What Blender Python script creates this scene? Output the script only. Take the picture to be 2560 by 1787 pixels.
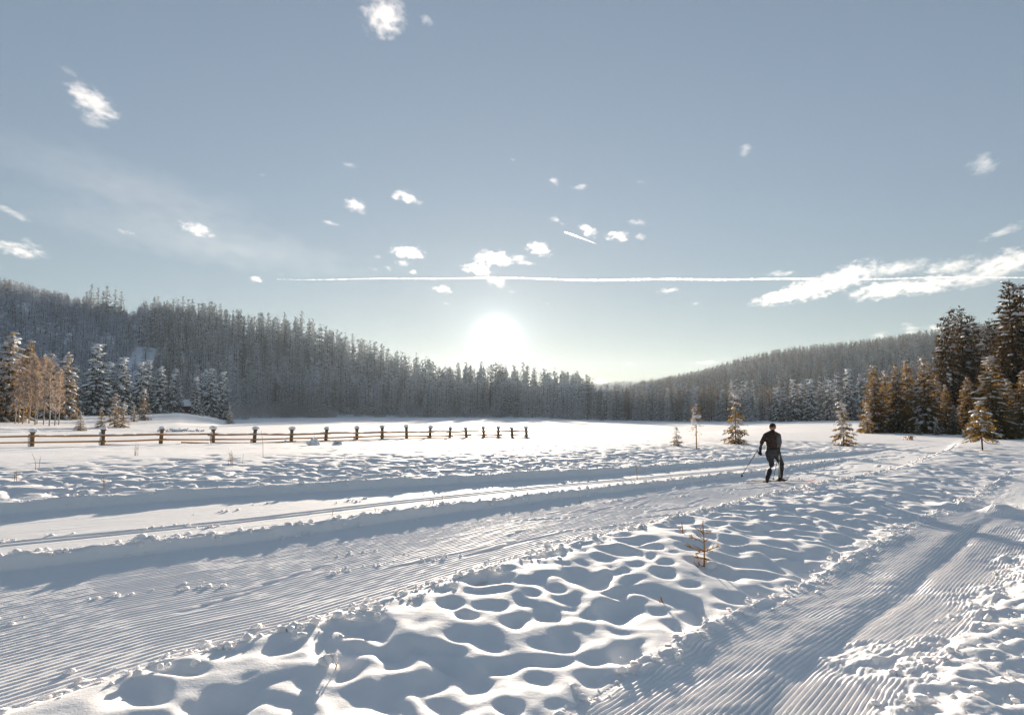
import bpy, bmesh, math, random
import numpy as np
from mathutils import Vector, Matrix

for o in list(bpy.data.objects):
    bpy.data.objects.remove(o)
SC = bpy.context.scene
COL = SC.collection
R = math.radians

# ------------------------------------------------------------------ camera
F = 1650.0 / 2560.0            # focal length over image width
PITCH = math.atan((1034 - 893.5) / 1650.0)
EYE = 2.1
cam_d = bpy.data.cameras.new('camera')
cam_d.sensor_width = 36.0
cam_d.lens = 36.0 * F
cam_d.clip_start = 0.05
cam_d.clip_end = 40000
cam = bpy.data.objects.new('camera', cam_d)
COL.objects.link(cam)
cam.location = (0, 0, EYE)
cam.rotation_euler = (R(90) + PITCH, 0, 0)
SC.camera = cam

# ------------------------------------------------------------------ sun, sky, exposure
SUN_AZ, SUN_EL = R(-1.36), R(6.58)
SUN = Vector((math.sin(SUN_AZ) * math.cos(SUN_EL), math.cos(SUN_AZ) * math.cos(SUN_EL), math.sin(SUN_EL)))
W = bpy.data.worlds.new('World')
SC.world = W
W.use_nodes = True
nt = W.node_tree
nt.nodes.clear()
sky = nt.nodes.new('ShaderNodeTexSky')
sky.sky_type = 'NISHITA'
sky.sun_disc = False
sky.sun_elevation = SUN_EL
sky.sun_rotation = SUN_AZ
sky.altitude = 1200
sky.air_density = 1.0
sky.dust_density = 0.1
sky.ozone_density = 1.6
hs = nt.nodes.new('ShaderNodeHueSaturation')
hs.inputs['Saturation'].default_value = 0.71
hs.inputs['Value'].default_value = 1.0
tc = nt.nodes.new('ShaderNodeTexCoord')
dp = nt.nodes.new('ShaderNodeVectorMath'); dp.operation = 'DOT_PRODUCT'
dp.inputs[1].default_value = SUN
ac = nt.nodes.new('ShaderNodeMath'); ac.operation = 'ARCCOSINE'; ac.use_clamp = False
mn = nt.nodes.new('ShaderNodeMath'); mn.operation = 'MINIMUM'; mn.inputs[1].default_value = 0.9999999
nt.links.new(tc.outputs['Generated'], dp.inputs[0])
nt.links.new(dp.outputs['Value'], mn.inputs[0])
nt.links.new(mn.outputs[0], ac.inputs[0])


def wmath(op, a, b=None, clamp=False):
    n = nt.nodes.new('ShaderNodeMath'); n.operation = op; n.use_clamp = clamp
    for k, v in ((0, a), (1, b)):
        if v is None: continue
        if isinstance(v, (int, float)): n.inputs[k].default_value = v
        else: nt.links.new(v, n.inputs[k])
    return n.outputs[0]


SKY_TOP, SKY_KNEE = 3.35, 1.6
ang = ac.outputs[0]
g1 = wmath('MULTIPLY', wmath('EXPONENT', wmath('MULTIPLY', ang, -1 / R(0.46))), 75.0)    # the disc's close aureole
g2 = wmath('MULTIPLY', wmath('EXPONENT', wmath('MULTIPLY', ang, -1 / R(3.0))), 2.4)     # thin high haze round the sun
gl = wmath('ADD', g1, g2)
cb = nt.nodes.new('ShaderNodeCombineColor')
nt.links.new(gl, cb.inputs[0]); nt.links.new(gl, cb.inputs[1]); nt.links.new(gl, cb.inputs[2])
gc = nt.nodes.new('ShaderNodeMix'); gc.data_type = 'RGBA'; gc.blend_type = 'MULTIPLY'
gc.inputs[0].default_value = 1.0
gc.inputs[7].default_value = (1.0, 0.985, 0.955, 1)
nt.links.new(cb.outputs[0], gc.inputs[6])
ad = nt.nodes.new('ShaderNodeMix'); ad.data_type = 'RGBA'; ad.blend_type = 'ADD'
ad.inputs[0].default_value = 1.0
nt.links.new(sky.outputs[0], hs.inputs['Color'])
# the photograph's soft tone range: bright parts of the whole sky dome are held back alike
bw = nt.nodes.new('ShaderNodeRGBToBW'); nt.links.new(hs.outputs[0], bw.inputs[0])
fac = wmath('DIVIDE', SKY_TOP, wmath('ADD', bw.outputs[0], SKY_KNEE))
sc_ = nt.nodes.new('ShaderNodeVectorMath'); sc_.operation = 'SCALE'
nt.links.new(hs.outputs[0], sc_.inputs[0]); nt.links.new(fac, sc_.inputs['Scale'])
nt.links.new(sc_.outputs[0], ad.inputs[6]); nt.links.new(gc.outputs[2], ad.inputs[7])
bg = nt.nodes.new('ShaderNodeBackground')
bg.inputs['Strength'].default_value = 0.05
nt.links.new(ad.outputs[2], bg.inputs['Color'])
wo = nt.nodes.new('ShaderNodeOutputWorld')
nt.links.new(bg.outputs[0], wo.inputs['Surface'])

sun_d = bpy.data.lights.new('sun', 'SUN')
sun_d.energy = 4.8
sun_d.angle = R(0.55)
sun_d.color = (1.0, 0.85, 0.69)
sun_o = bpy.data.objects.new('sun', sun_d)
sun_o.rotation_euler = (-SUN).to_track_quat('-Z', 'Y').to_euler()
sun_o.location = SUN * 300
COL.objects.link(sun_o)

SC.view_settings.view_transform = 'Standard'
SC.view_settings.look = 'None'
SC.view_settings.gamma = 1.0
SC.view_settings.use_curve_mapping = False
SC.view_settings.exposure = 1.66
SC.cycles.use_denoising = True
SC.cycles.max_bounces = 8
SC.cycles.diffuse_bounces = 6
SC.cycles.glossy_bounces = 2
SC.cycles.transmission_bounces = 3
SC.cycles.transparent_max_bounces = 6
SC.cycles.volume_bounces = 1
SC.cycles.use_adaptive_sampling = True

# ------------------------------------------------------------------ places
# pixel coordinates (u, v) are those of a 2296 pixel wide view of the photograph; they only serve to look up where a thing stands
K = 2560.0 / 2296.0


def ray(u, v):
    x = (u * K - 1280) / 1650.0
    y = -(v * K - 893.5) / 1650.0
    return x, math.cos(PITCH) - y * math.sin(PITCH), math.sin(PITCH) + y * math.cos(PITCH)


def ground_at(u, v, z=0.0):
    d = ray(u, v); t = (z - EYE) / d[2]
    return d[0] * t, d[1] * t


def along(u, v, r):
    """world point at horizontal distance r on the sight line through (u, v)"""
    d = ray(u, v); t = r / math.hypot(d[0], d[1])
    return d[0] * t, d[1] * t, EYE + d[2] * t


# trail frame: s runs along the ski trails, n across them
SX, SY = 0.735, 0.678


def to_sn(x, y): return SX * x + SY * y, -SY * x + SX * y
def to_xy(s, n): return SX * s - SY * n, SY * s + SX * n


# ------------------------------------------------------------------ noise
def _h(ix, iy, seed):
    a = (ix.astype(np.int64) * 374761393 + iy.astype(np.int64) * 668265263 + seed * 974634777) & 0xffffffff
    a = ((a ^ (a >> 13)) * 1274126177) & 0xffffffff
    a = ((a ^ (a >> 16)) * 2246822519) & 0xffffffff
    return ((a ^ (a >> 15)) & 0xffff) / 65535.0


def vn(x, y, seed=0):
    x = np.asarray(x, float); y = np.asarray(y, float)
    ix = np.floor(x); iy = np.floor(y)
    fx = x - ix; fy = y - iy
    fx = fx * fx * (3 - 2 * fx); fy = fy * fy * (3 - 2 * fy)
    a = _h(ix, iy, seed); b = _h(ix + 1, iy, seed); c = _h(ix, iy + 1, seed); d = _h(ix + 1, iy + 1, seed)
    return (a + (b - a) * fx) * (1 - fy) + (c + (d - c) * fx) * fy * 1.0 - 0.5


def fbm(x, y, seed=0, octv=4):
    t = 0; a = 1.0
    for k in range(octv):
        t = t + a * vn(x * 2 ** k + 17.3 * k, y * 2 ** k - 9.1 * k, seed + k)
        a *= 0.5
    return t


def sst(a, b, x):
    t = np.clip((x - a) / (b - a), 0, 1)
    return t * t * (3 - 2 * t)


def curve(pts):
    xs = np.array([p[0] for p in pts], float); ys = np.array([p[1] for p in pts], float)
    return lambda q: np.interp(q, xs, ys)


c_path = curve([(-12, 2.3), (0, 3.0), (3.6, 3.26), (5.6, 3.52), (8.4, 3.62), (12, 3.95), (15.4, 4.3), (17.5, 4.15), (26, 5.05), (35, 6.0), (60, 9)])
c_pathr = curve([(-12, 1.3), (0, 1.7), (4.9, 2.05), (5.9, 2.27), (9.7, 2.4), (13, 2.35), (17, 2.3), (26, 3.0), (35, 4.0), (60, 7)])
c_low = curve([(-12, 4.6), (0.6, 5.85), (1.85, 6.19), (3.1, 6.22), (4, 6.43), (6, 6.88), (8.8, 7.33), (12.2, 7.7), (19, 8.3), (26.5, 8.5), (43, 11.0), (49, 12.2), (80, 18)])
c_mid = curve([(-12, 11.5), (1.1, 11.3), (4.6, 11.1), (8.6, 11.42), (13, 11.48), (19.3, 11.36), (23.5, 11.2), (29.3, 11.8), (34, 12.2), (80, 15)])
c_far = curve([(-12, 17.2), (1.6, 17.0), (6, 16.85), (11.8, 15.6), (17.7, 14.6), (26, 14.3), (32, 14.1), (38, 13.6), (49, 14.2), (80, 20)])
c_midh = curve([(-12, 0.20), (3, 0.18), (10, 0.15), (17, 0.12), (24, 0.10), (28, 0.09), (33, 0.0), (80, 0.0)])

# shore distance, shore height, crest distance and crest place by direction (u)
U_S = curve([(-900, 120), (-300, 150), (0, 170), (140, 200), (400, 250), (480, 280), (540, 380), (640, 450), (800, 460), (1113, 440), (1230, 380), (1300, 300), (1400, 250), (1550, 225), (1740, 215), (1900, 205), (2296, 180), (2700, 160), (3600, 140)])
U_ZS = curve([(-900, 2), (-300, 2), (0, 2.0), (200, 2.6), (400, 3.4), (480, 2.2), (540, 0.4), (600, -0.5), (1000, -0.5), (1500, -0.45), (1700, -0.2), (1800, 0.0), (2000, 0.3), (2296, 0.6), (3600, 1)])
U_C1 = curve([(-900, 800), (0, 700), (150, 650), (250, 600), (330, 560), (1000, 560), (1300, 480), (1500, 420)])
U_V1 = curve([(-900, 600), (0, 658), (150, 692), (250, 724), (330, 728), (460, 745), (520, 762), (600, 783), (690, 790), (740, 815), (800, 832), (900, 862), (930, 875), (1000, 898), (1100, 893), (1180, 903), (1250, 915), (1320, 924), (1420, 930), (1500, 932), (4000, 932)])
U_V3 = curve([(-900, 932), (1380, 932), (1440, 884), (1500, 874), (1550, 864), (1600, 852), (1650, 838), (1700, 826), (1750, 815), (1800, 809), (1900, 799), (2000, 786), (2100, 773), (2200, 761), (2296, 751), (2700, 730), (3600, 720)])
U_V4 = curve([(-900, 932), (1150, 905), (1220, 876), (1300, 869), (1400, 866), (1480, 866), (1500, 862), (1560, 852), (1600, 851), (1700, 850), (2000, 850), (3600, 850)])


def u_of(x, y):
    """direction of a point as a picture column"""
    y = np.maximum(np.asarray(y, float), 1e-3)
    return (1280 + 1656.0 * np.asarray(x, float) / y) / K


def crest_z(v, c, u):
    return EYE + (1034 - v * K) * c / np.sqrt(1650.0 ** 2 + (u * K - 1280) ** 2)


def hill1(x, y):
    u = u_of(x, y); r = np.hypot(x, y)
    s, c = U_S(u), U_C1(u)
    zs = U_ZS(u); zc = crest_z(U_V1(u), c, u)
    t = np.clip((r - s) / (c - s), 0, 1)
    t = 0.55 * t + 0.45 * t * t * (3 - 2 * t)
    z = zs + (zc - zs) * t
    z = np.where(r < s, zs - 0.1 * (s - r), z)
    z = np.where(r > c, EYE + (zc - EYE) * (0.985 * np.minimum(r, c + 350) / c) - 3 * sst(0, 60, r - c), z)
    return z + 3.0 * fbm(x / 60, y / 60, 5, 3) * np.clip((r - s) / 120, 0, 1)


def hill3(x, y):
    u = u_of(x, y); r = np.hypot(x, y)
    zc = crest_z(U_V3(u) + 3, 1100.0, u)
    t = np.clip((r - 330) / (1100 - 330.0), 0, 1)
    t = 0.5 * t + 0.5 * t * t * (3 - 2 * t)
    zb = U_ZS(u)
    z = zb * 0.8 - 0.15 - 0.05 * np.maximum(0, U_S(u) - r) + (zc - zb) * t
    z = np.where(r > 1100, zc - (r - 1100) * 0.1, z)
    return z + 6.0 * fbm(x / 120, y / 120, 9, 3) * np.clip((r - 330) / 300, 0, 1)


def hill4(x, y):
    u = u_of(x, y); r = np.hypot(x, y)
    zc = crest_z(U_V4(u), 2200.0, u)
    t = sst(1300, 2200, r)
    return -1.0 + (zc + 1) * t + 6 * fbm(x / 200, y / 200, 12, 3) * t


# ------------------------------------------------------------------ ground profile
def base_z(x, y):
    """snow surface without footprints and ribs"""
    s, n = to_sn(x, y)
    r = np.hypot(x, y)
    jit = 0.10 * fbm(s / 0.9, n * 0 + 3.3, 21, 3)
    nP = c_path(s) + 0.38 * fbm(s / 0.8, n * 0, 31, 3)
    nL, nM, nF = c_low(s) + 0.35 * jit, c_mid(s) + 0.6 * jit, c_far(s) + 0.8 * jit
    fade = 1 - sst(46, 62, s)
    far_fade = 1 - sst(33, 48, s)
    bank = 0.035 + 0.13 * sst(0.0, 0.75, (n - nP) / np.maximum(nL - nP, 0.5)) + 0.035 * fbm(s / 2.5, n / 1.6, 41, 2)
    z = 0.10 + 0 * s                                                                  # trampled right of the path
    z = z + (0.0 - z) * sst(c_pathr(s) - 0.9, c_pathr(s) + 0.1, n) * fade              # path
    z = z + (bank - z) * (sst(nP - 0.07, nP + 0.13, n) * fade + (1 - fade) * 0.4)
    z = z + (0.0 - z) * sst(nL - 0.38, nL + 0.1, n) * fade                              # skate lane
    mh = c_midh(s) * (1 + np.exp(-((n - nM - 0.08) / 0.22) ** 2) * (0.4 * vn(s / 0.7, n * 0, 51) + 0.35 * vn(s / 0.22, n * 0, 52)))
    z = z + mh * sst(nM - 0.16, nM + 0.02, n) * fade
    z = z - 0.55 * mh * sst(nM + 0.12, nM + 0.7, n) * fade                              # behind its crest the classic lane is a little lower
    fh = (0.22 - 0.09 * sst(14, 24, s)) * (1 + np.exp(-((n - nF - 0.05) / 0.25) ** 2) * 0.35 * vn(s / 0.5, n * 0, 61))
    z = z + fh * sst(nF - 0.26, nF + 0.02, n) * far_fade
    # outer field slopes to the lake
    z = z - 0.32 * sst(28, 50, n) - 0.28 * sst(46, 62, n) - 0.42 * sst(60, 80, n)
    # open ground away from the trails
    u = u_of(x, y)
    S_ = U_S(u); ZS = U_ZS(u)
    lw = 1 - sst(430, 600, u)
    z = z + lw * (ZS + 0.55) * sst(0.38, 1.0, r / S_)
    rw = sst(1550, 1800, u) * sst(70, 130, r)
    z = z + (ZS * 0.8 - z) * rw
    z = z + 0.08 * fbm(x / 7, y / 7, 71, 3) * sst(10, 40, n) + 0.10 * fbm(x / 6, y / 6, 73, 3) * (1 - sst(-6, 1, n))
    lake = sst(1250, 1400, u) * (1 - sst(1560, 1700, u)) * sst(70, 110, r)
    z = z - 0.35 * lake
    # heap of cleared snow beside the path
    for hs_, hn, hr, hh in ((18.6, 2.2, 1.0, 0.55), (17.2, 3.4, 0.5, 0.16), (17.7, 4.3, 0.5, 0.14), (20.5, 2.2, 0.8, 0.35)):
        d2 = ((s - hs_) / hr) ** 2 + ((n - hn) / (hr * 0.8)) ** 2
        z = z + hh * np.exp(-d2 * 1.4) * (1 + 0.8 * fbm(s / 0.3, n / 0.3, 81, 3))
    return z


GRID = {}


def gz(x, y):
    if GRID and y > 0.1:
        i = int(np.argmin(np.abs(R_ALL - math.hypot(x, y)))); j = int(np.argmin(np.abs(A_ALL - math.atan2(x, y))))
        if GRID['in'][i, j] < 0.05 and R_ALL[i] < 300: return float(GRID['z'][i, j])
    return float(base_z(np.array([x]), np.array([y]))[0])


# ------------------------------------------------------------------ mesh helpers
class Geo:
    def __init__(self):
        self.v = []; self.n = 0; self.q = []; self.t = []

    def add(self, verts, quads=None, tris=None, m=0):
        verts = np.asarray(verts, np.float32).reshape(-1, 3)
        if quads is not None and len(quads):
            self.q.append((np.asarray(quads, np.int32).reshape(-1, 4) + self.n, m))
        if tris is not None and len(tris):
            self.t.append((np.asarray(tris, np.int32).reshape(-1, 3) + self.n, m))
        self.v.append(verts); self.n += len(verts)

    def merge(self, other, m):
        for q, _ in other.q: self.q.append((q + self.n, m))
        for t, _ in other.t: self.t.append((t + self.n, m))
        self.v += other.v; self.n += other.n

    def mesh(self, name, mats, smooth=False):
        me = bpy.data.meshes.new(name)
        for m in mats: me.materials.append(m)
        if not self.n: return me
        v = np.concatenate(self.v)
        qs = np.concatenate([q for q, _ in self.q]) if self.q else np.zeros((0, 4), np.int32)
        ts = np.concatenate([t for t, _ in self.t]) if self.t else np.zeros((0, 3), np.int32)
        mi = np.concatenate([np.full(len(q), m, np.int32) for q, m in self.q] + [np.full(len(t), m, np.int32) for t, m in self.t])
        me.vertices.add(len(v)); me.vertices.foreach_set('co', v.ravel())
        me.loops.add(qs.size + ts.size)
        me.loops.foreach_set('vertex_index', np.concatenate([qs.ravel(), ts.ravel()]).astype(np.int32))
        me.polygons.add(len(qs) + len(ts))
        starts = np.concatenate([np.arange(len(qs)) * 4, qs.size + np.arange(len(ts)) * 3]).astype(np.int32)
        me.polygons.foreach_set('loop_start', starts)
        me.polygons.foreach_set('material_index', mi)
        if smooth: me.polygons.foreach_set('use_smooth', np.ones(len(starts), bool))
        me.update(calc_edges=True)
        me.validate()
        return me


def link(name, me, parent=None, loc=None):
    o = bpy.data.objects.new(name, me)
    COL.objects.link(o)
    if parent: o.parent = parent
    if loc is not None: o.location = loc
    return o


def tag(o, label=None, cat=None, group=None, kind=None):
    if label: o['label'] = label
    if cat: o['category'] = cat
    if group: o['group'] = group
    if kind: o['kind'] = kind
    return o


def empty(name, loc, label, cat, group=None, rz=0.0):
    o = bpy.data.objects.new(name, None)
    COL.objects.link(o)
    o.location = loc; o.rotation_euler = (0, 0, rz)
    o.empty_display_size = 0.2
    return tag(o, label, cat, group)


def copy_tree(root):
    r = root.copy(); COL.objects.link(r)
    for ch in root.children:
        c = ch.copy(); COL.objects.link(c); c.parent = r
        for g in ch.children:
            d = g.copy(); COL.objects.link(d); d.parent = c
    return r


def tube(g, pts, radii, seg=7, m=0, cap=True):
    """a tapered tube through the points"""
    pts = [Vector(p) for p in pts]
    rings = []
    for i, p in enumerate(pts):
        d = (pts[min(i + 1, len(pts) - 1)] - pts[max(i - 1, 0)])
        d = d.normalized() if d.length > 1e-9 else Vector((0, 0, 1))
        a = d.orthogonal() if abs(d.z) > 0.95 else d.cross(Vector((0, 0, 1)))
        a.normalize(); b = d.cross(a)
        if abs(d.z) > 0.95:
            a = Vector((1, 0, 0)) - d * d.x; a.normalize(); b = d.cross(a)
        rings.append([p + (a * math.cos(2 * math.pi * k / seg) + b * math.sin(2 * math.pi * k / seg)) * radii[i] for k in range(seg)])
    v = [q for ring in rings for q in ring]
    f = []
    for i in range(len(pts) - 1):
        for k in range(seg):
            f.append((i * seg + k, i * seg + (k + 1) % seg, (i + 1) * seg + (k + 1) % seg, (i + 1) * seg + k))
    t = []
    if cap:
        n = len(v); v += [pts[0], pts[-1]]
        for k in range(seg):
            t.append((n, (k + 1) % seg, k)); t.append((n + 1, (len(pts) - 1) * seg + k, (len(pts) - 1) * seg + (k + 1) % seg))
    g.add([tuple(q) for q in v], f, t, m)


def box(g, c, size, rot=None, m=0):
    x, y, z = (q / 2 for q in size)
    v = [Vector(p) for p in ((-x, -y, -z), (x, -y, -z), (x, y, -z), (-x, y, -z), (-x, -y, z), (x, -y, z), (x, y, z), (-x, y, z))]
    if rot: v = [rot @ p for p in v]
    g.add([tuple(p + Vector(c)) for p in v], [(0, 3, 2, 1), (4, 5, 6, 7), (0, 1, 5, 4), (1, 2, 6, 5), (2, 3, 7, 6), (3, 0, 4, 7)], None, m)


_ico = {}


def ico(sub):
    if sub not in _ico:
        b = bmesh.new(); bmesh.ops.create_icosphere(b, subdivisions=sub, radius=1)
        _ico[sub] = (np.array([v.co[:] for v in b.verts]), np.array([[v.index for v in f.verts] for f in b.faces]))
        b.free()
    return _ico[sub]


def blob(g, c, size, rng, rough=0.25, sub=2, m=0, flat=None):
    v, f = ico(sub)
    w = v * (1 + rough * (np.array(vn(v[:, 0] * 1.7 + rng.uniform(0, 99), v[:, 1] * 1.7 + v[:, 2] * 2.3, rng.randrange(999)))[:, None] * 2))
    w = w * np.array(size)
    if flat is not None: w[:, 2] = np.maximum(w[:, 2], flat * size[2])
    g.add(w + np.array(c), None, f, m)


# ------------------------------------------------------------------ materials
def mat(name):
    m = bpy.data.materials.new(name); m.use_nodes = True
    n = m.node_tree.nodes; n.clear()
    out = n.new('ShaderNodeOutputMaterial'); p = n.new('ShaderNodeBsdfPrincipled')
    m.node_tree.links.new(p.outputs[0], out.inputs['Surface'])
    return m, m.node_tree, p, out


def snow_material(name, col=(0.86, 0.87, 0.88), bump=1.0, scale=60, ribs=None, sss=0.4):
    m, t, p, out = mat(name)
    p.inputs['Base Color'].default_value = (*col, 1)
    p.inputs['Roughness'].default_value = 0.8
    p.inputs['Specular IOR Level'].default_value = 0.08
    if sss:
        p.inputs['Subsurface Weight'].default_value = sss
        p.inputs['Subsurface Radius'].default_value = (0.06, 0.05, 0.045)
        p.inputs['Subsurface Scale'].default_value = 1.0
    geo = t.nodes.new('ShaderNodeNewGeometry')
    n1 = t.nodes.new('ShaderNodeTexNoise'); n1.inputs['Scale'].default_value = scale; n1.inputs['Detail'].default_value = 4
    n2 = t.nodes.new('ShaderNodeTexNoise'); n2.inputs['Scale'].default_value = scale * 0.12; n2.inputs['Detail'].default_value = 5
    t.links.new(geo.outputs['Position'], n1.inputs['Vector']); t.links.new(geo.outputs['Position'], n2.inputs['Vector'])
    b1 = t.nodes.new('ShaderNodeBump'); b1.inputs['Distance'].default_value = 0.012 * bump; b1.inputs['Strength'].default_value = 0.35
    b2 = t.nodes.new('ShaderNodeBump'); b2.inputs['Distance'].default_value = 0.04 * bump; b2.inputs['Strength'].default_value = 0.3
    t.links.new(n1.outputs['Fac'], b1.inputs['Height']); t.links.new(n2.outputs['Fac'], b2.inputs['Height'])
    t.links.new(b2.outputs[0], b1.inputs['Normal'])
    last = b1
    if ribs:                                           # combing left by the groomer, along the trail
        mp = t.nodes.new('ShaderNodeMapping'); mp.vector_type = 'TEXTURE'
        mp.inputs['Rotation'].default_value = (0, 0, math.atan2(SY, SX))
        mp.inputs['Scale'].default_value = (4.0, 0.05, 1)
        n3 = t.nodes.new('ShaderNodeTexNoise'); n3.inputs['Scale'].default_value = 1.0; n3.inputs['Detail'].default_value = 3
        t.links.new(geo.outputs['Position'], mp.inputs['Vector']); t.links.new(mp.outputs[0], n3.inputs['Vector'])
        b3 = t.nodes.new('ShaderNodeBump'); b3.inputs['Distance'].default_value = ribs; b3.inputs['Strength'].default_value = 0.7
        t.links.new(n3.outputs['Fac'], b3.inputs['Height']); t.links.new(b1.outputs[0], b3.inputs['Normal'])
        last = b3
    t.links.new(last.outputs[0], p.inputs['Normal'])
    cr = t.nodes.new('ShaderNodeMix'); cr.data_type = 'RGBA'
    cr.inputs[6].default_value = (*[c * 0.95 for c in col], 1); cr.inputs[7].default_value = (*[min(1, c * 1.03) for c in col], 1)
    t.links.new(n2.outputs['Fac'], cr.inputs[0]); t.links.new(cr.outputs[2], p.inputs['Base Color'])
    return m


M = {}
M['snow'] = snow_material('snow', col=(0.955, 0.935, 0.915), bump=0.6)
M['trail'] = snow_material('groomed_snow', col=(0.945, 0.925, 0.905), bump=0.4, ribs=0.005)
M['path'] = snow_material('combed_snow', col=(0.945, 0.925, 0.905), bump=0.6)
M['lake'] = snow_material('lake_snow', col=(0.94, 0.92, 0.90), bump=2.0, scale=6)
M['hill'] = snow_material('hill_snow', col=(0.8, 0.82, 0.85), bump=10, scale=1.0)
M['cap'] = snow_material('loaf_snow', col=(0.88, 0.88, 0.9), bump=1.0, scale=25)


def leafy(name, c1, c2, trans, tw=0.35, scale=1.5, vary=0.0):
    """needles or twigs: two tones spread by a noise, some light passing through"""
    m, t, p, out = mat(name)
    p.inputs['Roughness'].default_value = 0.7
    p.inputs['Specular IOR Level'].default_value = 0.2
    geo = t.nodes.new('ShaderNodeNewGeometry')
    n1 = t.nodes.new('ShaderNodeTexNoise'); n1.inputs['Scale'].default_value = scale; n1.inputs['Detail'].default_value = 3
    t.links.new(geo.outputs['Position'], n1.inputs['Vector'])
    mx = t.nodes.new('ShaderNodeMix'); mx.data_type = 'RGBA'
    mx.inputs[6].default_value = (*c1, 1); mx.inputs[7].default_value = (*c2, 1)
    rp = t.nodes.new('ShaderNodeMapRange'); rp.inputs[1].default_value = 0.35; rp.inputs[2].default_value = 0.65
    t.links.new(n1.outputs['Fac'], rp.inputs[0])
    if vary:                                            # some trees carry more rime than others
        oi = t.nodes.new('ShaderNodeObjectInfo'); ma = t.nodes.new('ShaderNodeMath'); ma.operation = 'MULTIPLY_ADD'; ma.use_clamp = True
        mb = t.nodes.new('ShaderNodeMath'); mb.operation = 'MULTIPLY'; mb.inputs[1].default_value = 1 - vary
        t.links.new(rp.outputs[0], mb.inputs[0]); t.links.new(oi.outputs['Random'], ma.inputs[0]); ma.inputs[1].default_value = vary
        t.links.new(mb.outputs[0], ma.inputs[2]); t.links.new(ma.outputs[0], mx.inputs[0])
    else: t.links.new(rp.outputs[0], mx.inputs[0])
    t.links.new(mx.outputs[2], p.inputs['Base Color'])
    tr = t.nodes.new('ShaderNodeBsdfTranslucent'); tr.inputs[0].default_value = (*trans, 1)
    ms = t.nodes.new('ShaderNodeMixShader'); ms.inputs[0].default_value = tw
    t.links.new(p.outputs[0], ms.inputs[1]); t.links.new(tr.outputs[0], ms.inputs[2])
    t.links.new(ms.outputs[0], out.inputs['Surface'])
    return m


def plain(name, c1, c2, rough=0.8, scale=8, bump=0.01, stretch=None, spec=0.3):
    m, t, p, out = mat(name)
    p.inputs['Roughness'].default_value = rough
    p.inputs['Specular IOR Level'].default_value = spec
    tcn = t.nodes.new('ShaderNodeTexCoord')
    n1 = t.nodes.new('ShaderNodeTexNoise'); n1.inputs['Scale'].default_value = scale; n1.inputs['Detail'].default_value = 5
    if stretch:
        mp = t.nodes.new('ShaderNodeMapping'); mp.inputs['Scale'].default_value = stretch
        t.links.new(tcn.outputs['Object'], mp.inputs['Vector']); t.links.new(mp.outputs[0], n1.inputs['Vector'])
    else:
        t.links.new(tcn.outputs['Object'], n1.inputs['Vector'])
    mx = t.nodes.new('ShaderNodeMix'); mx.data_type = 'RGBA'
    mx.inputs[6].default_value = (*c1, 1); mx.inputs[7].default_value = (*c2, 1)
    t.links.new(n1.outputs['Fac'], mx.inputs[0]); t.links.new(mx.outputs[2], p.inputs['Base Color'])
    if bump:
        b = t.nodes.new('ShaderNodeBump'); b.inputs['Distance'].default_value = bump; b.inputs['Strength'].default_value = 0.6
        t.links.new(n1.outputs['Fac'], b.inputs['Height']); t.links.new(b.outputs[0], p.inputs['Normal'])
    return m


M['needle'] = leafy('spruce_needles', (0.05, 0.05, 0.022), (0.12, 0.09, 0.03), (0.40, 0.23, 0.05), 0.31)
M['needle_cool'] = leafy('shaded_spruce_needles', (0.03, 0.042, 0.035), (0.055, 0.065, 0.05), (0.10, 0.10, 0.04), 0.2)  # cooler, darker copy of the spruce needles, with shade put into its colour
M['needle_gold'] = leafy('young_spruce_needles', (0.07, 0.065, 0.022), (0.135, 0.098, 0.03), (0.36, 0.21, 0.04), 0.33)
M['larch'] = leafy('larch_twigs', (0.12, 0.09, 0.07), (0.22, 0.17, 0.13), (0.2, 0.15, 0.11), 0.18)
M['needle_hoar'] = leafy('rimed_spruce_needles', (0.12, 0.14, 0.135), (0.66, 0.70, 0.70), (0.12, 0.12, 0.11), 0.03, 0.8, 0.6)
M['needle_rime'] = leafy('white_rimed_needles', (0.34, 0.37, 0.41), (0.82, 0.86, 0.92), (0.3, 0.3, 0.3), 0.05, 0.5, 0.5)
M['needle_far'] = leafy('far_spruce_needles', (0.07, 0.078, 0.07), (0.40, 0.40, 0.38), (0.12, 0.11, 0.08), 0.06, 0.8, 0.6)
M['needle_dark'] = leafy('dark_spruce_needles', (0.028, 0.027, 0.015), (0.055, 0.042, 0.018), (0.16, 0.09, 0.025), 0.16)
M['birch_twig'] = leafy('birch_twigs', (0.20, 0.13, 0.08), (0.34, 0.22, 0.13), (0.36, 0.23, 0.12), 0.3)
M['shrub'] = leafy('frosted_shrub_twigs', (0.35, 0.33, 0.32), (0.5, 0.5, 0.5), (0.4, 0.35, 0.3), 0.2)
M['bark'] = plain('bark', (0.05, 0.035, 0.025), (0.12, 0.08, 0.05), scale=6, stretch=(1, 1, 0.2))
M['birch_bark'] = plain('birch_bark', (0.45, 0.4, 0.36), (0.2, 0.16, 0.13), scale=4)
M['rail'] = plain('fence_rail_wood', (0.36, 0.17, 0.045), (0.55, 0.28, 0.08), scale=5, stretch=(0.3, 6, 6))
M['post'] = plain('fence_post_wood', (0.10, 0.09, 0.06), (0.22, 0.15, 0.08), scale=6, stretch=(4, 4, 0.5))
M['hut'] = plain('dark_hut_wood', (0.05, 0.035, 0.025), (0.1, 0.065, 0.045), scale=3, stretch=(1, 1, 6))
M['straw'] = plain('dry_stem', (0.35, 0.2, 0.07), (0.5, 0.3, 0.12), scale=20, bump=0)


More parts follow.
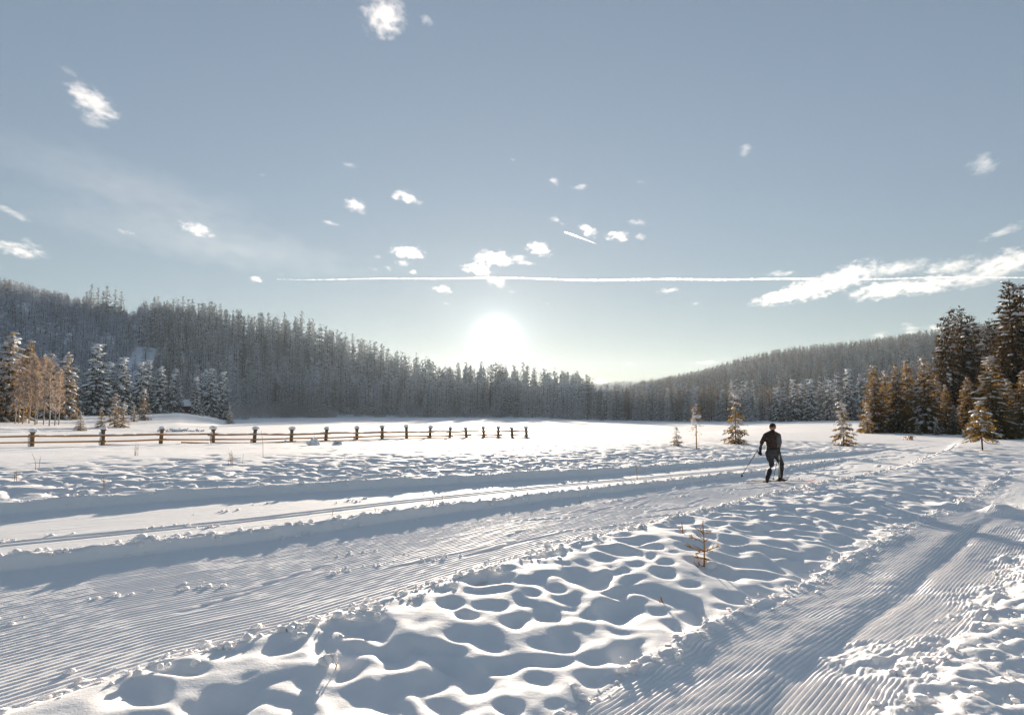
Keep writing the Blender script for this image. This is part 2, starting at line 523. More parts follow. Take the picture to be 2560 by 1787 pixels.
def frost_material():
    m, t, p, out = mat('branch_snow')
    p.inputs['Base Color'].default_value = (0.82, 0.83, 0.86, 1)
    p.inputs['Roughness'].default_value = 0.65
    tr = t.nodes.new('ShaderNodeBsdfTranslucent'); tr.inputs[0].default_value = (0.8, 0.8, 0.82, 1)
    ms = t.nodes.new('ShaderNodeMixShader'); ms.inputs[0].default_value = 0.3
    t.links.new(p.outputs[0], ms.inputs[1]); t.links.new(tr.outputs[0], ms.inputs[2])
    t.links.new(ms.outputs[0], out.inputs['Surface'])
    return m


M['frost'] = frost_material()
M['frost_far'] = plain('far_branch_snow', (0.80, 0.83, 0.87), (0.86, 0.88, 0.9), bump=0)

# ------------------------------------------------------------------ the snow field (polar grid round the viewpoint: fine near it, coarse far off)
rng = random.Random(7)
nrg = np.random.default_rng(7)
A_FINE = np.arange(-1.04, 1.0401, 0.0052)
A_ALL = np.concatenate([np.arange(-math.pi, -1.045, 0.1), A_FINE, np.arange(1.1, math.pi, 0.1)])
A0 = int(np.argmin(np.abs(A_ALL - A_FINE[0])))
R_NEAR = np.array([0.3, 0.7, 1.1, 1.5])
R_FINE = 1.8 * np.exp(np.arange(0, math.log(310 / 1.8), 0.0072))
R_ALL = np.concatenate([R_NEAR, R_FINE])
RR, AA = np.meshgrid(R_ALL, A_ALL, indexing='ij')
GX, GY = RR * np.sin(AA), RR * np.cos(AA)
back = GY <= 0
GZ = base_z(GX, np.where(back, np.abs(GY) * 0 + 0.0, GY) + 0 * GX)
GZ = np.where(GY < 0.05, 0.1 + 0.08 * fbm(GX / 3, GY / 3, 3, 3) - 0.5 * sst(40, 120, RR), base_z(GX, np.maximum(GY, 0.05)))
GS, GN = to_sn(GX, GY)


def press(s, n, rs, rn, rot, depth, rim, store, power=1.4):
    """an old footprint: a bowl pushed into the snow"""
    x, y = to_xy(s, n)
    r = math.hypot(x, y); a = math.atan2(x, y)
    big = max(rs, rn) * 1.35
    if r < 1.6 or abs(a) > 1.02: return
    i0 = np.searchsorted(R_ALL, r - big); i1 = np.searchsorted(R_ALL, r + big)
    da = big / r
    j0 = A0 + np.searchsorted(A_FINE, a - da); j1 = A0 + np.searchsorted(A_FINE, a + da)
    if i1 - i0 < 1 or j1 - j0 < 1: return
    dx = GX[i0:i1, j0:j1] - x + WX[i0:i1, j0:j1]; dy = GY[i0:i1, j0:j1] - y + WY[i0:i1, j0:j1]
    c, sn_ = math.cos(rot), math.sin(rot)
    d = np.sqrt(((c * dx + sn_ * dy) / rs) ** 2 + ((-sn_ * dx + c * dy) / rn) ** 2)
    bowl = -depth * np.clip(1 - d * d, 0, 1) ** power
    old = store[0][i0:i1, j0:j1]
    store[0][i0:i1, j0:j1] = np.minimum(old, bowl) + 0.35 * np.maximum(old, bowl)
    store[1][i0:i1, j0:j1] = np.maximum(store[1][i0:i1, j0:j1], rim * np.exp(-((d - 1.05) / 0.22) ** 2))


bowls = (np.zeros_like(GX), np.zeros_like(GX))
WX, WY = 0.27 * fbm(GX / 0.55, GY / 0.55, 401, 3), 0.27 * fbm(GX / 0.55, GY / 0.55, 405, 3)
# bank between path and skate lane: trodden all over
pts = []
for k in range(14000):
    s = rng.uniform(-4, 46)
    lo, hi = c_path(s) + 0.12, c_low(s) - 0.35
    n = rng.uniform(lo, hi)
    sp = 0.33 + 0.36 * vn(np.array([s / 1.5]), np.array([n / 1.5]), 91)[0]
    if all((s - a) ** 2 + (n - b) ** 2 > sp * sp for a, b in pts):
        pts.append((s, n))
for s, n in pts:
    q = rng.uniform(0.65, 1.3) * (1.35 if rng.random() < 0.25 else 1)
    press(s, n, 0.28 * q, 0.20 * q, rng.uniform(0, math.pi), (0.03 + 0.08 * rng.random() ** 1.2) * q, rng.uniform(0, 0.012), bowls, 1.9)
# far side of the classic lane: rows of old prints thinning out toward the fence
for k in range(3800):
    s = rng.uniform(-12, 50)
    d = abs(rng.gauss(0, 1)) * 5.2
    n = c_far(s) + 0.35 + d
    press(s, n, rng.uniform(0.24, 0.5), rng.uniform(0.16, 0.28), rng.uniform(0, math.pi), rng.uniform(0.07, 0.16), 0.015, bowls)
for x0, y0, x1, y1 in ((-26, 40, 16, 30), (-20, 44, 20, 38), (-6, 42, 30, 44), (2, 52, 34, 40), (-45, 100, -30, 75), (-52, 108, -36, 84)):     # single tracks over the field
    L = math.hypot(x1 - x0, y1 - y0); m_ = int(L / 0.55)
    for k in range(m_):
        t = k / m_
        px = x0 + (x1 - x0) * t + rng.gauss(0, 0.25); py = y0 + (y1 - y0) * t + 1.2 * math.sin(t * 7) + rng.gauss(0, 0.25)
        s, n = to_sn(px, py)
        press(s, n, rng.uniform(0.2, 0.4), 0.17, rng.uniform(0, math.pi), rng.uniform(0.06, 0.14), 0.01, bowls)
# right of the path
for k in range(700):
    s = rng.uniform(14, 60); n = c_pathr(s) - 0.8 - abs(rng.gauss(0, 2.5))
    press(s, n, rng.uniform(0.2, 0.4), rng.uniform(0.16, 0.25), rng.uniform(0, math.pi), rng.uniform(0.05, 0.12), 0.01, bowls)
inbank = sst(c_path(GS) - 0.02, c_path(GS) + 0.25, GN) * (1 - sst(c_low(GS) - 0.55, c_low(GS) - 0.15, GN))
soft = np.where((GN > c_path(GS)) & (GN < c_low(GS)), inbank, 1.0)
press_ = bowls[0] + bowls[1] * 0.8
for k_ in range(4):                                   # settled, wind-softened rims
    b_ = press_.copy()
    b_[1:-1, 1:-1] = press_[1:-1, 1:-1] * 0.4 + 0.15 * (press_[:-2, 1:-1] + press_[2:, 1:-1] + press_[1:-1, :-2] + press_[1:-1, 2:])
    press_ = np.where(RR < (13, 10, 8, 6.5)[k_], b_, press_)
GZ = GZ + press_ * soft
GZ = GZ + 0.035 * fbm(GX / 0.8, GY / 0.8, 101, 3) * inbank + 0.02 * fbm(GX / 0.5, GY / 0.5, 103, 3) * (GN > c_far(GS))
# under the finely built trails the sheet lies lower
trail_in = sst(c_low(GS) - 0.25, c_low(GS) - 0.05, GN) * (1 - sst(c_far(GS) + 0.15, c_far(GS) + 0.35, GN)) * sst(-11, -10, GS) * (1 - sst(47, 49, GS))
path_in = (1 - sst(c_path(GS) - 0.05, c_path(GS) + 0.02, GN)) * sst(c_pathr(GS) - 4.6, c_pathr(GS) - 4.2, GN) * sst(-2, -1, GS) * (1 - sst(30, 31, GS))
GZ = GZ - 0.10 * np.maximum(trail_in, path_in)
GRID['z'], GRID['in'] = GZ, np.maximum(trail_in, path_in)


def grid_mesh(name, X, Y, Z, material, wrap=False):
    a, b = X.shape
    v = np.stack([X, Y, Z], -1).reshape(-1, 3)
    i = np.arange(a - 1)[:, None] * b; j = np.arange(b - 1)[None, :]
    q = np.stack([i + j, i + j + 1, i + j + 1 + b, i + j + b], -1).reshape(-1, 4)[:, ::-1]
    if wrap:
        k = np.arange(a - 1) * b
        q = np.concatenate([q, np.stack([k + b - 1, k, k + b, k + 2 * b - 1], -1)[:, ::-1]])
    g = Geo(); g.add(v, q)
    return g.mesh(name, [material], smooth=True)


tag(link('snow_field', grid_mesh('snow_field', GX, GY, GZ, M['snow'], wrap=True)), 'white snow field trodden with old footprints between the ski trails', kind='structure')

# frozen lake and wide ground
g = Geo()
ring = [(300, -0.75), (700, -0.75)]
rr = np.array([40.0, 80, 140, 220, 320, 460, 700]); aa = np.linspace(-0.75, 0.75, 60)
X_, A_ = np.meshgrid(rr, aa, indexing='ij')
tag(link('frozen_lake', grid_mesh('frozen_lake', X_ * np.sin(A_), X_ * np.cos(A_), -0.58 + 0 * X_, M['lake'])), 'flat white snow cover of the frozen lake below the wood', kind='structure')
rr = np.array([0.0, 200, 300, 600, 1200, 2000, 2600]); aa = np.linspace(-math.pi, math.pi, 73)
X_, A_ = np.meshgrid(rr, aa, indexing='ij')
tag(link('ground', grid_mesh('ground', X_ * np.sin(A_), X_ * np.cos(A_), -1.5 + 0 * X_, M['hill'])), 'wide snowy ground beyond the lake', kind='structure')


# ------------------------------------------------------------------ the ski trails (fine strip in the trail frame)
def strip_rows(s0, s1, k, d0):
    out = [s0]
    while out[-1] < s1:
        out.append(out[-1] + max(0.02, k * math.hypot(out[-1] + 1, d0)))
    return np.array(out)


ss = strip_rows(-12, 58, 0.0062, 7.5)
na = np.concatenate([np.linspace(-0.5, 0.0, 18)[:-1] + 0.0])      # below the lane's lower edge
cols = []
for a, b, k in (('L-', 'L', 18), ('L', 'M-', 340), ('M-', 'M+', 34), ('M+', 'F-', 110), ('F-', 'F+', 34)):
    cols.append((a, b, k))


def edge(code, s):
    return {'L-': c_low(s) - 0.45, 'L': c_low(s) + 0.15, 'M-': c_mid(s) - 0.3, 'M+': c_mid(s) + 0.5, 'F-': c_far(s) - 0.45, 'F+': c_far(s) + 0.4}[code]


N_ = []
for a, b, k in cols:
    e0, e1 = edge(a, ss), edge(b, ss)
    t = np.arange(k) / k
    N_.append(e0[:, None] + (e1 - e0)[:, None] * t[None, :])
N_.append(edge('F+', ss)[:, None])
N_ = np.concatenate(N_, 1)
S2 = np.repeat(ss[:, None], N_.shape[1], 1)
TX, TY = to_xy(S2, N_)
TZ = base_z(TX, np.maximum(TY, 0.05))
nl, nm, nf = c_low(S2), c_mid(S2), c_far(S2)
lane = sst(nl + 0.0, nl + 0.3, N_) * (1 - sst(nm - 0.35, nm - 0.15, N_))
classic = sst(nm + 0.25, nm + 0.6, N_) * (1 - sst(nf - 0.4, nf - 0.2, N_))
wear = sst(-0.1, 0.25, fbm(S2 / 2.2, N_ / 0.7, 203, 3)) * 0.8
near = 1 - sst(16, 30, np.hypot(TX, TY))
TZ = TZ + lane * (0.0045 * np.sin((N_ - nl) * 2 * math.pi / 0.085) * (1 - 0.25 * wear) * near)
calm = 1 - 0.6 * sst(13, 24, np.hypot(TX, TY))
TZ = TZ + calm * (lane + classic) * (0.0042 * fbm(S2 / 4.0, N_ / 0.10, 205, 3) + 0.006 * np.maximum(0, fbm(S2 / 0.5, N_ / 0.12, 207, 3)))
crumb = np.exp(-((N_ - nl + 0.1) / 0.28) ** 2) + 0.7 * np.exp(-((N_ - nm - 0.1) / 0.22) ** 2) + 0.5 * np.exp(-((N_ - nf - 0.05) / 0.14) ** 2)
TZ = TZ + crumb * 0.06 * (fbm(S2 / 0.16, N_ / 0.13, 211, 3) + 0.15)
# classic tracks: two pairs of grooves
for off, w in ((c_mid(ss) + 1.58, 0.07), (c_mid(ss) + 1.86, 0.07)):
    o_ = np.interp(S2[:, 0], [0, 12, 22, 60], [0, -0.05, -0.55, -0.8])[:, None]
    TZ = TZ - 0.06 * np.exp(-((N_ - off[:, None] - o_) / w) ** 4) * (1 - sst(35, 45, S2))
for q in (0.75, 0.97):
    TZ = TZ - 0.045 * np.exp(-((N_ - nf + q) / 0.045) ** 4) * (1 - sst(30, 40, S2))
# skating strokes
for k in range(90):
    s0 = rng.uniform(-3, 42); n0 = float(c_low(s0)) + rng.uniform(0.4, 2.6)
    sl = rng.choice((-1, 1)) * rng.uniform(0.05, 0.45); ln = rng.uniform(0.8, 2.6)
    i0, i1 = np.searchsorted(ss, s0), np.searchsorted(ss, s0 + ln)
    if i1 <= i0: continue
    w_ = np.sin(np.linspace(0, math.pi, i1 - i0))[:, None]
    dn = N_[i0:i1] - (n0 + (S2[i0:i1] - s0) * sl)
    wd = max(0.03, 0.0025 * math.hypot(s0, 9))
    TZ[i0:i1] += w_ * lane[i0:i1] * (-0.016 * np.exp(-(dn / wd) ** 2) + 0.014 * np.exp(-((dn - 1.8 * wd) / (wd * 1.1)) ** 2))
# the strip's outer borders dive under the field
TZ = TZ - 0.10 * (1 - sst(nl - 0.45, nl - 0.3, N_)) - 0.10 * sst(nf + 0.3, nf + 0.4, N_)
TZ = TZ - 0.25 * sst(50.5, 53, S2)
tag(link('ski_trail', grid_mesh('ski_trail', TX, TY, TZ, M['trail'])), 'groomed ski trail with a skating lane and a lane with classic tracks', kind='structure')

# ------------------------------------------------------------------ the combed path
sp_ = strip_rows(-2.0, 31, 0.0058, 3.2)
e0, e1, e2 = c_pathr(sp_) - 4.6, c_pathr(sp_) - 0.6, c_path(sp_) + 0.20
t1 = np.arange(90) / 90; t2 = np.arange(381) / 380
N_ = np.concatenate([e0[:, None] + (e1 - e0)[:, None] * t1, e1[:, None] + (e2 - e1)[:, None] * t2], 1)
S2 = np.repeat(sp_[:, None], N_.shape[1], 1)
PX, PY = to_xy(S2, N_)
PZ = base_z(PX, np.maximum(PY, 0.05))
npath, npr = c_path(S2), c_pathr(S2)
rough = 1 - sst(-0.45, 0.05, N_ - npr + 0.8 * fbm(S2 / 1.3, N_ / 0.8, 301, 4))
patch = sst(0.22, 0.45, fbm(S2 / 0.8, N_ / 0.5, 303, 3)) * 0.8
on = sst(npr - 3.5, npr - 3.0, N_) * (1 - sst(npath - 0.12, npath - 0.0, N_)) * (1 - sst(0.015, 0.05, np.where(N_ > npath - 0.6, PZ, 0)))
wob = N_ - npath + 0.008 * fbm(S2 / 1.6, N_ * 0, 305, 2)
rib = 0.0115 * np.sin(wob * 2 * math.pi / 0.042)
PZ = PZ + rib * on * (1 - rough) * (1 - 0.85 * patch) * (1 - 0.8 * sst(12, 22, np.hypot(PX, PY)))
PZ = PZ + on * (1 - rough) * 0.012 * fbm(S2 / 0.25, N_ / 0.1, 307, 3)
PZ = PZ + on * 0.028 * fbm(S2 / 1.6, N_ / 2.2, 309, 2) + 0.03 * np.exp(-((N_ - npath + 0.9) / 0.12) ** 2) * fbm(S2 / 3, N_ * 0, 311, 2)
lump = np.maximum(fbm(S2 / 0.22, N_ / 0.17, 313, 4), -0.25)
PZ = PZ + rough * (0.085 * lump + 0.025 * np.abs(fbm(S2 / 0.07, N_ / 0.07, 315, 2)))
edge_c = np.exp(-((N_ - npath - 0.03) / 0.13) ** 2)
PZ = PZ + edge_c * 0.07 * np.maximum(0, fbm(S2 / 0.18, N_ / 0.16, 317, 3))
# the groove dug beside the middle of the path
mid_ = npath - 0.95 - 0.12 * sst(8, 3, S2)
PZ = PZ - 0.026 * np.exp(-((N_ - mid_) / 0.12) ** 2) * (1 - sst(14, 18, S2)) + 0.012 * np.exp(-((N_ - mid_ - 0.3) / 0.14) ** 2) * (1 - sst(14, 18, S2))
PZ = PZ - 0.12 * sst(npath + 0.08, npath + 0.2, N_) - 0.2 * (1 - sst(npr - 4.6, npr - 4.2, N_)) - 0.15 * sst(29.5, 31, S2) - 0.15 * (1 - sst(-2, -1.3, S2))
tag(link('snow_path', grid_mesh('snow_path', PX, PY, PZ, M['path'])), 'combed snow path with ribs and a trampled rough edge', kind='structure')

# loose clods along the edges
g = Geo()
v1, f1 = ico(1)
def clod(s, n, size, lift=0.3):
    x, y = to_xy(s, n)
    if y < 0.5: return
    w = v1 * (1 + nrg.uniform(-0.35, 0.35, (len(v1), 1))) * np.array([nrg.uniform(0.7, 1.3), nrg.uniform(0.7, 1.3), nrg.uniform(0.5, 0.9)]) * size
    a = rng.uniform(0, 6.3); c, s_ = math.cos(a), math.sin(a)
    w = w @ np.array([[c, s_, 0], [-s_, c, 0], [0, 0, 1]])
    CL.append((w, x, y, lift * size))
CL = []
for k in range(2300):
    s = rng.uniform(-1, 26) if rng.random() < 0.75 else rng.uniform(-4, 40); clod(s, float(c_low(s)) + rng.gauss(-0.08, 0.20), 0.012 + 0.05 * rng.random() ** 3)
for k in range(900):
    s = rng.uniform(-4, 32); clod(s, float(c_mid(s)) + rng.gauss(0.1, 0.16), 0.012 + 0.06 * rng.random() ** 3)
for k in range(350):
    s = rng.uniform(-6, 34); clod(s, float(c_far(s)) + rng.gauss(0.05, 0.10), 0.015 + 0.06 * rng.random() ** 3)
for k in range(520):
    s = rng.uniform(2, 24); clod(s, float(c_path(s)) + rng.gauss(0.02, 0.10), 0.010 + 0.035 * rng.random() ** 3)
for k in range(1400):
    s = rng.uniform(2, 22); clod(s, float(c_pathr(s)) - 0.2 - abs(rng.gauss(0, 1.0)), 0.008 + 0.04 * rng.random() ** 3)
for k in range(70):                                   # kicked up bits on the lanes
    s0 = rng.uniform(-2, 30); n0 = float(c_low(s0)) + rng.uniform(0.4, 8.0)
    for j in range(rng.randint(4, 16)):
        clod(s0 + rng.gauss(0, 0.25), n0 + rng.gauss(0, 0.07), 0.01 + 0.035 * rng.random() ** 2)
for k in range(160):
    a, b = rng.gauss(0, 0.5), rng.gauss(0, 0.4)
    clod(18.6 + a, 2.3 + b, 0.03 + 0.08 * rng.random() ** 2, 0.2)
xs = np.array([c[1] for c in CL]); ys = np.array([c[2] for c in CL])
zs = base_z(xs, ys)
for (w, x, y, l), z in zip(CL, zs):
    g.add(w + np.array([x, y, z + l]), None, f1)
tag(link('snow_clods', g.mesh('snow_clods', [M['snow']], smooth=False)), 'loose clods of snow along the trail edges', kind='stuff')

# ------------------------------------------------------------------ hills
def hill_mesh(name, fn, u0, u1, r0, r1, nr, nu, label):
    rr = np.exp(np.linspace(math.log(r0), math.log(r1), nr))
    a0, a1 = math.atan((u0 * K - 1280) / 1656), math.atan((u1 * K - 1280) / 1656)
    aa = np.linspace(a0, a1, nu)
    X, A = np.meshgrid(rr, aa, indexing='ij')
    x, y = X * np.sin(A), X * np.cos(A)
    tag(link(name, grid_mesh(name, x, y, fn(x, y), M['hill'])), label, kind='structure')


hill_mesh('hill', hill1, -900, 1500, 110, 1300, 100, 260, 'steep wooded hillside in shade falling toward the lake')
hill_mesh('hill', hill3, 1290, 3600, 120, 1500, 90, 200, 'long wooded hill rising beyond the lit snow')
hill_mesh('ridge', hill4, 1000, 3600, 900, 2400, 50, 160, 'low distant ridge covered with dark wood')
# ------------------------------------------------------------------ trees
class Leaves:
    """collects leaf shaped blades (one quad each) in numpy arrays"""
    def __init__(self): self.b = []

    def add(self, p, d, l, w, up):
        """p base points, d unit directions, l lengths, w widths, up a vector giving the blade's other axis"""
        p = np.asarray(p, float); d = np.asarray(d, float)
        side = np.cross(d, up); side /= np.linalg.norm(side, axis=1, keepdims=True) + 1e-9
        l = np.asarray(l)[:, None]; w = np.asarray(w)[:, None]
        mid = p + d * l * 0.45
        self.b.append(np.stack([p, mid + side * w * 0.5, p + d * l, mid - side * w * 0.5], 1))

    def geo(self, g, m=0):
        if not self.b: return
        v = np.concatenate(self.b)
        n = len(v)
        g.add(v.reshape(-1, 3), np.arange(n * 4).reshape(n, 4), None, m)

    def count(self): return sum(len(b) for b in self.b)


def unit(v): return v / (np.linalg.norm(v, axis=-1, keepdims=True) + 1e-9)


def spruce(seed, h, rad, whorls, per, twigs, tl, tw, frost, pads, clear=0.03, power=0.8, curtain=0.4, pad_size=1.0, lean=0.0, gap=0.0, top_pads=0.0):
    """crown, snow and trunk geometry of one spruce"""
    q = np.random.default_rng(seed)
    crown, fr, snow, trunk = Leaves(), Leaves(), Geo(), Geo()
    tube(trunk, [(0, 0, -0.4), (0, 0, h * 0.05), (lean * 0.3, 0, h * 0.5), (lean, 0, h * 0.985)], [h * 0.016, h * 0.0135, h * 0.009, h * 0.0015], 6)
    prev = 0
    for i in range(whorls):
        t = (i + q.uniform(-0.4, 0.4)) / whorls
        t = min(max(t, 0.0), 0.985)
        zc = h * (clear + (0.99 - clear) * t)
        k = max(3, int(per * (1 - 0.45 * t) + q.uniform(-0.5, 1)))
        a0 = q.uniform(0, 6.28)
        for j in range(k):
            if q.random() < gap * (1 - t): continue
            phi = a0 + 6.283 * j / k + q.uniform(-0.35, 0.35)
            L = rad * (1 - t) ** power * q.uniform(0.68, 1.12) + 0.012 * h
            rise = (-0.32 + 0.75 * t ** 1.2) + q.uniform(-0.12, 0.12)
            z0 = zc + q.uniform(-1.3, 1.3) * h / whorls
            dr = np.array([math.cos(phi), math.sin(phi), 0]); sd = np.array([-math.sin(phi), math.cos(phi), 0])
            def pos(u): 
                u = np.asarray(u, float)[:, None]
                return np.array([lean * t * t, 0, z0]) + dr * (L * u) + np.array([0, 0, 1.0]) * (L * (rise * u - 0.38 * u ** 2 + 0.24 * u ** 3))
            m = max(2, int(twigs * (0.35 + 0.65 * (1 - t)) * (L / rad) ** 0.5 + 0.5)) if twigs > 3 else twigs
            u = np.linspace(0.14, 0.98, m) + q.uniform(-0.04, 0.04, m)
            P = pos(u)
            for side in (-1, 1):
                th = 0.85 - 0.35 * u + q.uniform(-0.2, 0.2, m)
                D = dr[None] * np.cos(th)[:, None] + side * sd[None] * np.sin(th)[:, None]
                D[:, 2] += rise * 0.5 - 0.25 - q.uniform(0, 0.45, m)
                D = unit(D)
                l = tl * (1.18 - 0.6 * u) * q.uniform(0.6, 1.2, m) * (0.35 + 0.65 * (1 - t))
                w = tw * q.uniform(0.7, 1.3, m) * (0.45 + 0.55 * (1 - t))
                up = unit(np.stack([q.uniform(-0.7, 0.7, m), q.uniform(-0.7, 0.7, m), np.ones(m)], 1))
                crown.add(P, D, l, w, up)
                c = q.random(m) < frost
                if c.any(): fr.add(P[c] + np.array([0, 0, 0.04 * tl + 0.01]), D[c], l[c] * 0.85, w[c] * 0.95, np.array([[0, 0, 1.0]]) + 0 * up[c])
            if curtain > 0:
                mc = max(1, int(m * curtain + 0.5)); uc = q.uniform(0.25, 1.0, mc); Pc = pos(uc)
                D = unit(np.stack([dr[0] * 0.4 + q.uniform(-0.5, 0.5, mc), dr[1] * 0.4 + q.uniform(-0.5, 0.5, mc), -np.ones(mc)], 1))
                up = unit(np.stack([q.uniform(-1, 1, mc), q.uniform(-1, 1, mc), 0.1 * np.ones(mc)], 1))
                crown.add(Pc, D, tl * 0.75 * q.uniform(0.5, 1.1, mc) * (0.4 + 0.6 * (1 - t)), tw * 1.1 * q.uniform(0.7, 1.2, mc), up)
            crown.add(pos([0.72]), unit(dr[None] + np.array([[0, 0, rise * 0.4 - 0.15]])), np.array([0.36 * L + 0.3 * tl]), np.array([tw * 1.2]), np.array([[0, 0, 1.0]]) + q.uniform(-0.5, 0.5, (1, 3)))
            if pads > 0 and q.random() < pads + top_pads * t:
                for w_ in range(1 if q.random() < 0.6 else 2):
                    uc = q.uniform(0.35, 1.0); c = pos([uc])[0] + np.array([0, 0, 0.02 * tl + 0.02])
                    ln = pad_size * tl * q.uniform(0.3, 0.8); wd = pad_size * tl * q.uniform(0.18, 0.38); hh = wd * q.uniform(0.35, 0.7)
                    an = np.arange(6) * 1.0472
                    dd = unit(dr + np.array([0, 0, rise - 0.45 * uc]))
                    jit = q.uniform(0.7, 1.25, 6)[:, None]
                    rg = c + dd * (np.cos(an)[:, None] * ln * jit) + sd * (np.sin(an)[:, None] * wd * jit) - np.array([0, 0, hh * 0.25])
                    up2 = rg * 0.45 + c * 0.55 + np.array([0, 0, hh * 0.8])
                    vv = np.concatenate([rg, up2, [c + np.array([0, 0, hh])], [c - np.array([0, 0, hh * 0.5])]])
                    qd = [(a, (a + 1) % 6, 6 + (a + 1) % 6, 6 + a) for a in range(6)]
                    tr = [(6 + a, 6 + (a + 1) % 6, 12) for a in range(6)] + [((a + 1) % 6, a, 13) for a in range(6)]
                    snow.add(vv, qd, tr)
    # leader
    n = 14
    z = h * np.linspace(0.93, 1.0, n); a = q.uniform(0, 6.28, n)
    crown.add(np.stack([lean + 0 * z, 0 * z, z], 1), unit(np.stack([np.cos(a), np.sin(a), 0.9 + 0 * a], 1)), h * 0.018 * np.ones(n), h * 0.005 * np.ones(n), np.array([[0.3, 0.2, 1.0]]) + 0 * np.zeros((n, 3)))
    gc, gs = Geo(), Geo()
    crown.geo(gc); fr.geo(gs)
    for v_ in (snow,): gs.merge(v_, 0)
    return gc, gs, trunk


def larch(seed, h, rad, whorls, per, twigs, tl, tw, frost):
    q = np.random.default_rng(seed)
    crown, fr, trunk = Leaves(), Leaves(), Geo()
    tube(trunk, [(0, 0, -0.4), (q.uniform(-0.1, 0.1), 0, h * 0.4), (0, q.uniform(-0.1, 0.1), h * 0.985)], [h * 0.014, h * 0.010, h * 0.0015], 5)
    for i in range(whorls):
        t = (i + q.uniform(-0.4, 0.4)) / whorls
        zc = h * (0.14 + 0.85 * max(t, 0))
        for j in range(max(2, int(per * (1 - 0.4 * t)))):
            phi = q.uniform(0, 6.28)
            L = rad * (1 - max(t, 0)) ** 0.7 * q.uniform(0.5, 1.15) + 0.01 * h
            d = unit(np.array([[math.cos(phi), math.sin(phi), q.uniform(-0.05, 0.45)]]))
            crown.add(np.array([[0, 0, zc]]), d, np.array([L * 1.6]), np.array([tw * 0.5]), np.array([[0, 0, 1.0]]))
            u = q.uniform(0.2, 1.0, twigs)
            P = np.array([[0, 0, zc]]) + d * (L * u)[:, None]
            D = unit(d + q.uniform(-0.8, 0.8, (twigs, 3)))
            l = tl * q.uniform(0.5, 1.2, twigs); w = tw * q.uniform(0.5, 1.0, twigs)
            crown.add(P, D, l, w, q.uniform(-1, 1, (twigs, 3)))
            c = q.random(twigs) < frost
            if c.any(): fr.add(P[c] + np.array([0, 0, 0.05]), D[c], l[c] * 0.7, w[c] * 0.8, np.array([[0, 0, 1.0]]) + np.zeros((c.sum(), 3)))
    gc, gs = Geo(), Geo(); crown.geo(gc); fr.geo(gs)
    return gc, gs, trunk


def birch(seed, h, spread, frost=0.35):
    """slender bare birch: a leaning stem, thin limbs, a haze of fine twigs"""
    q = np.random.default_rng(seed)
    trunk, tw, fr = Geo(), Leaves(), Leaves()
    bend = q.uniform(-0.06, 0.06, 2) * h
    st = lambda t: np.array([bend[0] * t * t, bend[1] * t * t, h * t])
    tube(trunk, [st(t) - np.array([0, 0, 0.3 if t == 0 else 0]) for t in (0, 0.25, 0.5, 0.75, 1.0)], [h * 0.009, h * 0.0075, h * 0.0055, h * 0.0035, 0.01], 6)
    for i in range(46):
        t = q.uniform(0.22, 0.98)
        phi = q.uniform(0, 6.28); L = spread * h * (1.05 - t) ** 0.6 * q.uniform(0.5, 1.1)
        d = unit(np.array([math.cos(phi), math.sin(phi), q.uniform(0.5, 1.4)]))
        p0 = st(t); p1 = p0 + d * L * 0.6; p2 = p1 + unit(d + np.array([0, 0, q.uniform(-0.5, 0.2)])) * L * 0.4
        tube(trunk, [p0, p1, p2], [0.02 + 0.02 * (1 - t), 0.014, 0.006], 3, cap=False)
        n = 34
        u = q.uniform(0.15, 1.05, n)[:, None]
        P = np.where(u < 0.6, p0 + (p1 - p0) * u / 0.6, p1 + (p2 - p1) * (u - 0.6) / 0.4)
        D = unit(d[None] * 0.7 + q.uniform(-0.9, 0.9, (n, 3)) - np.array([0, 0, 0.25]))
        l = q.uniform(0.25, 0.9, n); w = q.uniform(0.03, 0.075, n)
        tw.add(P, D, l, w, q.uniform(-1, 1, (n, 3)))
        c = q.random(n) < frost
        if c.any(): fr.add(P[c] + np.array([0, 0, 0.05]), D[c], l[c] * 0.8, w[c] * 1.3, np.array([[0, 0, 1.0]]) + np.zeros((c.sum(), 3)))
    gc, gs = Geo(), Geo(); tw.geo(gc); fr.geo(gs)
    return gc, gs, trunk


class Kind:
    """meshes of one tree shape; unit height h is kept so that copies can be scaled"""
    def __init__(self, parts, h, mats, snow=None):
        gc, gs, tr = parts
        fr_ = M[snow or 'frost']
        self.h = h
        self.crown = gc.mesh('crown', [mats[0]]); self.snow = gs.mesh('snow', [fr_]); self.trunk = tr.mesh('trunk', [mats[1]], True)
        j = Geo(); j.merge(gc, 0); j.merge(gs, 1); j.merge(tr, 2)
        self.joined = j.mesh('tree', [mats[0], fr_, mats[1]])


PROTO = {}


def plant(kind, name, x, y, z, height, label, cat, group=None, rz=None, wide=1.0, tilt=0.0):
    k = kind
    rz = rng.uniform(0, 6.28) if rz is None else rz
    key = (id(k), name)
    if key not in PROTO:
        o = empty(name, (x, y, z), label, cat, group, rz)
        link('trunk', k.trunk, o); link('crown', k.crown, o)
        if len(k.snow.polygons): link('snow', k.snow, o)['kind'] = 'stuff'
        PROTO[key] = o
    else:
        o = copy_tree(PROTO[key]); o.location = (x, y, z); o.rotation_euler = (0, 0, rz)
        tag(o, label, cat)
        if 'group' in o: del o['group']
        if group: o['group'] = group
    sc = height / k.h
    o.scale = (sc * wide, sc * wide, sc)
    if tilt: o.rotation_euler = (tilt, 0, rz)
    return o


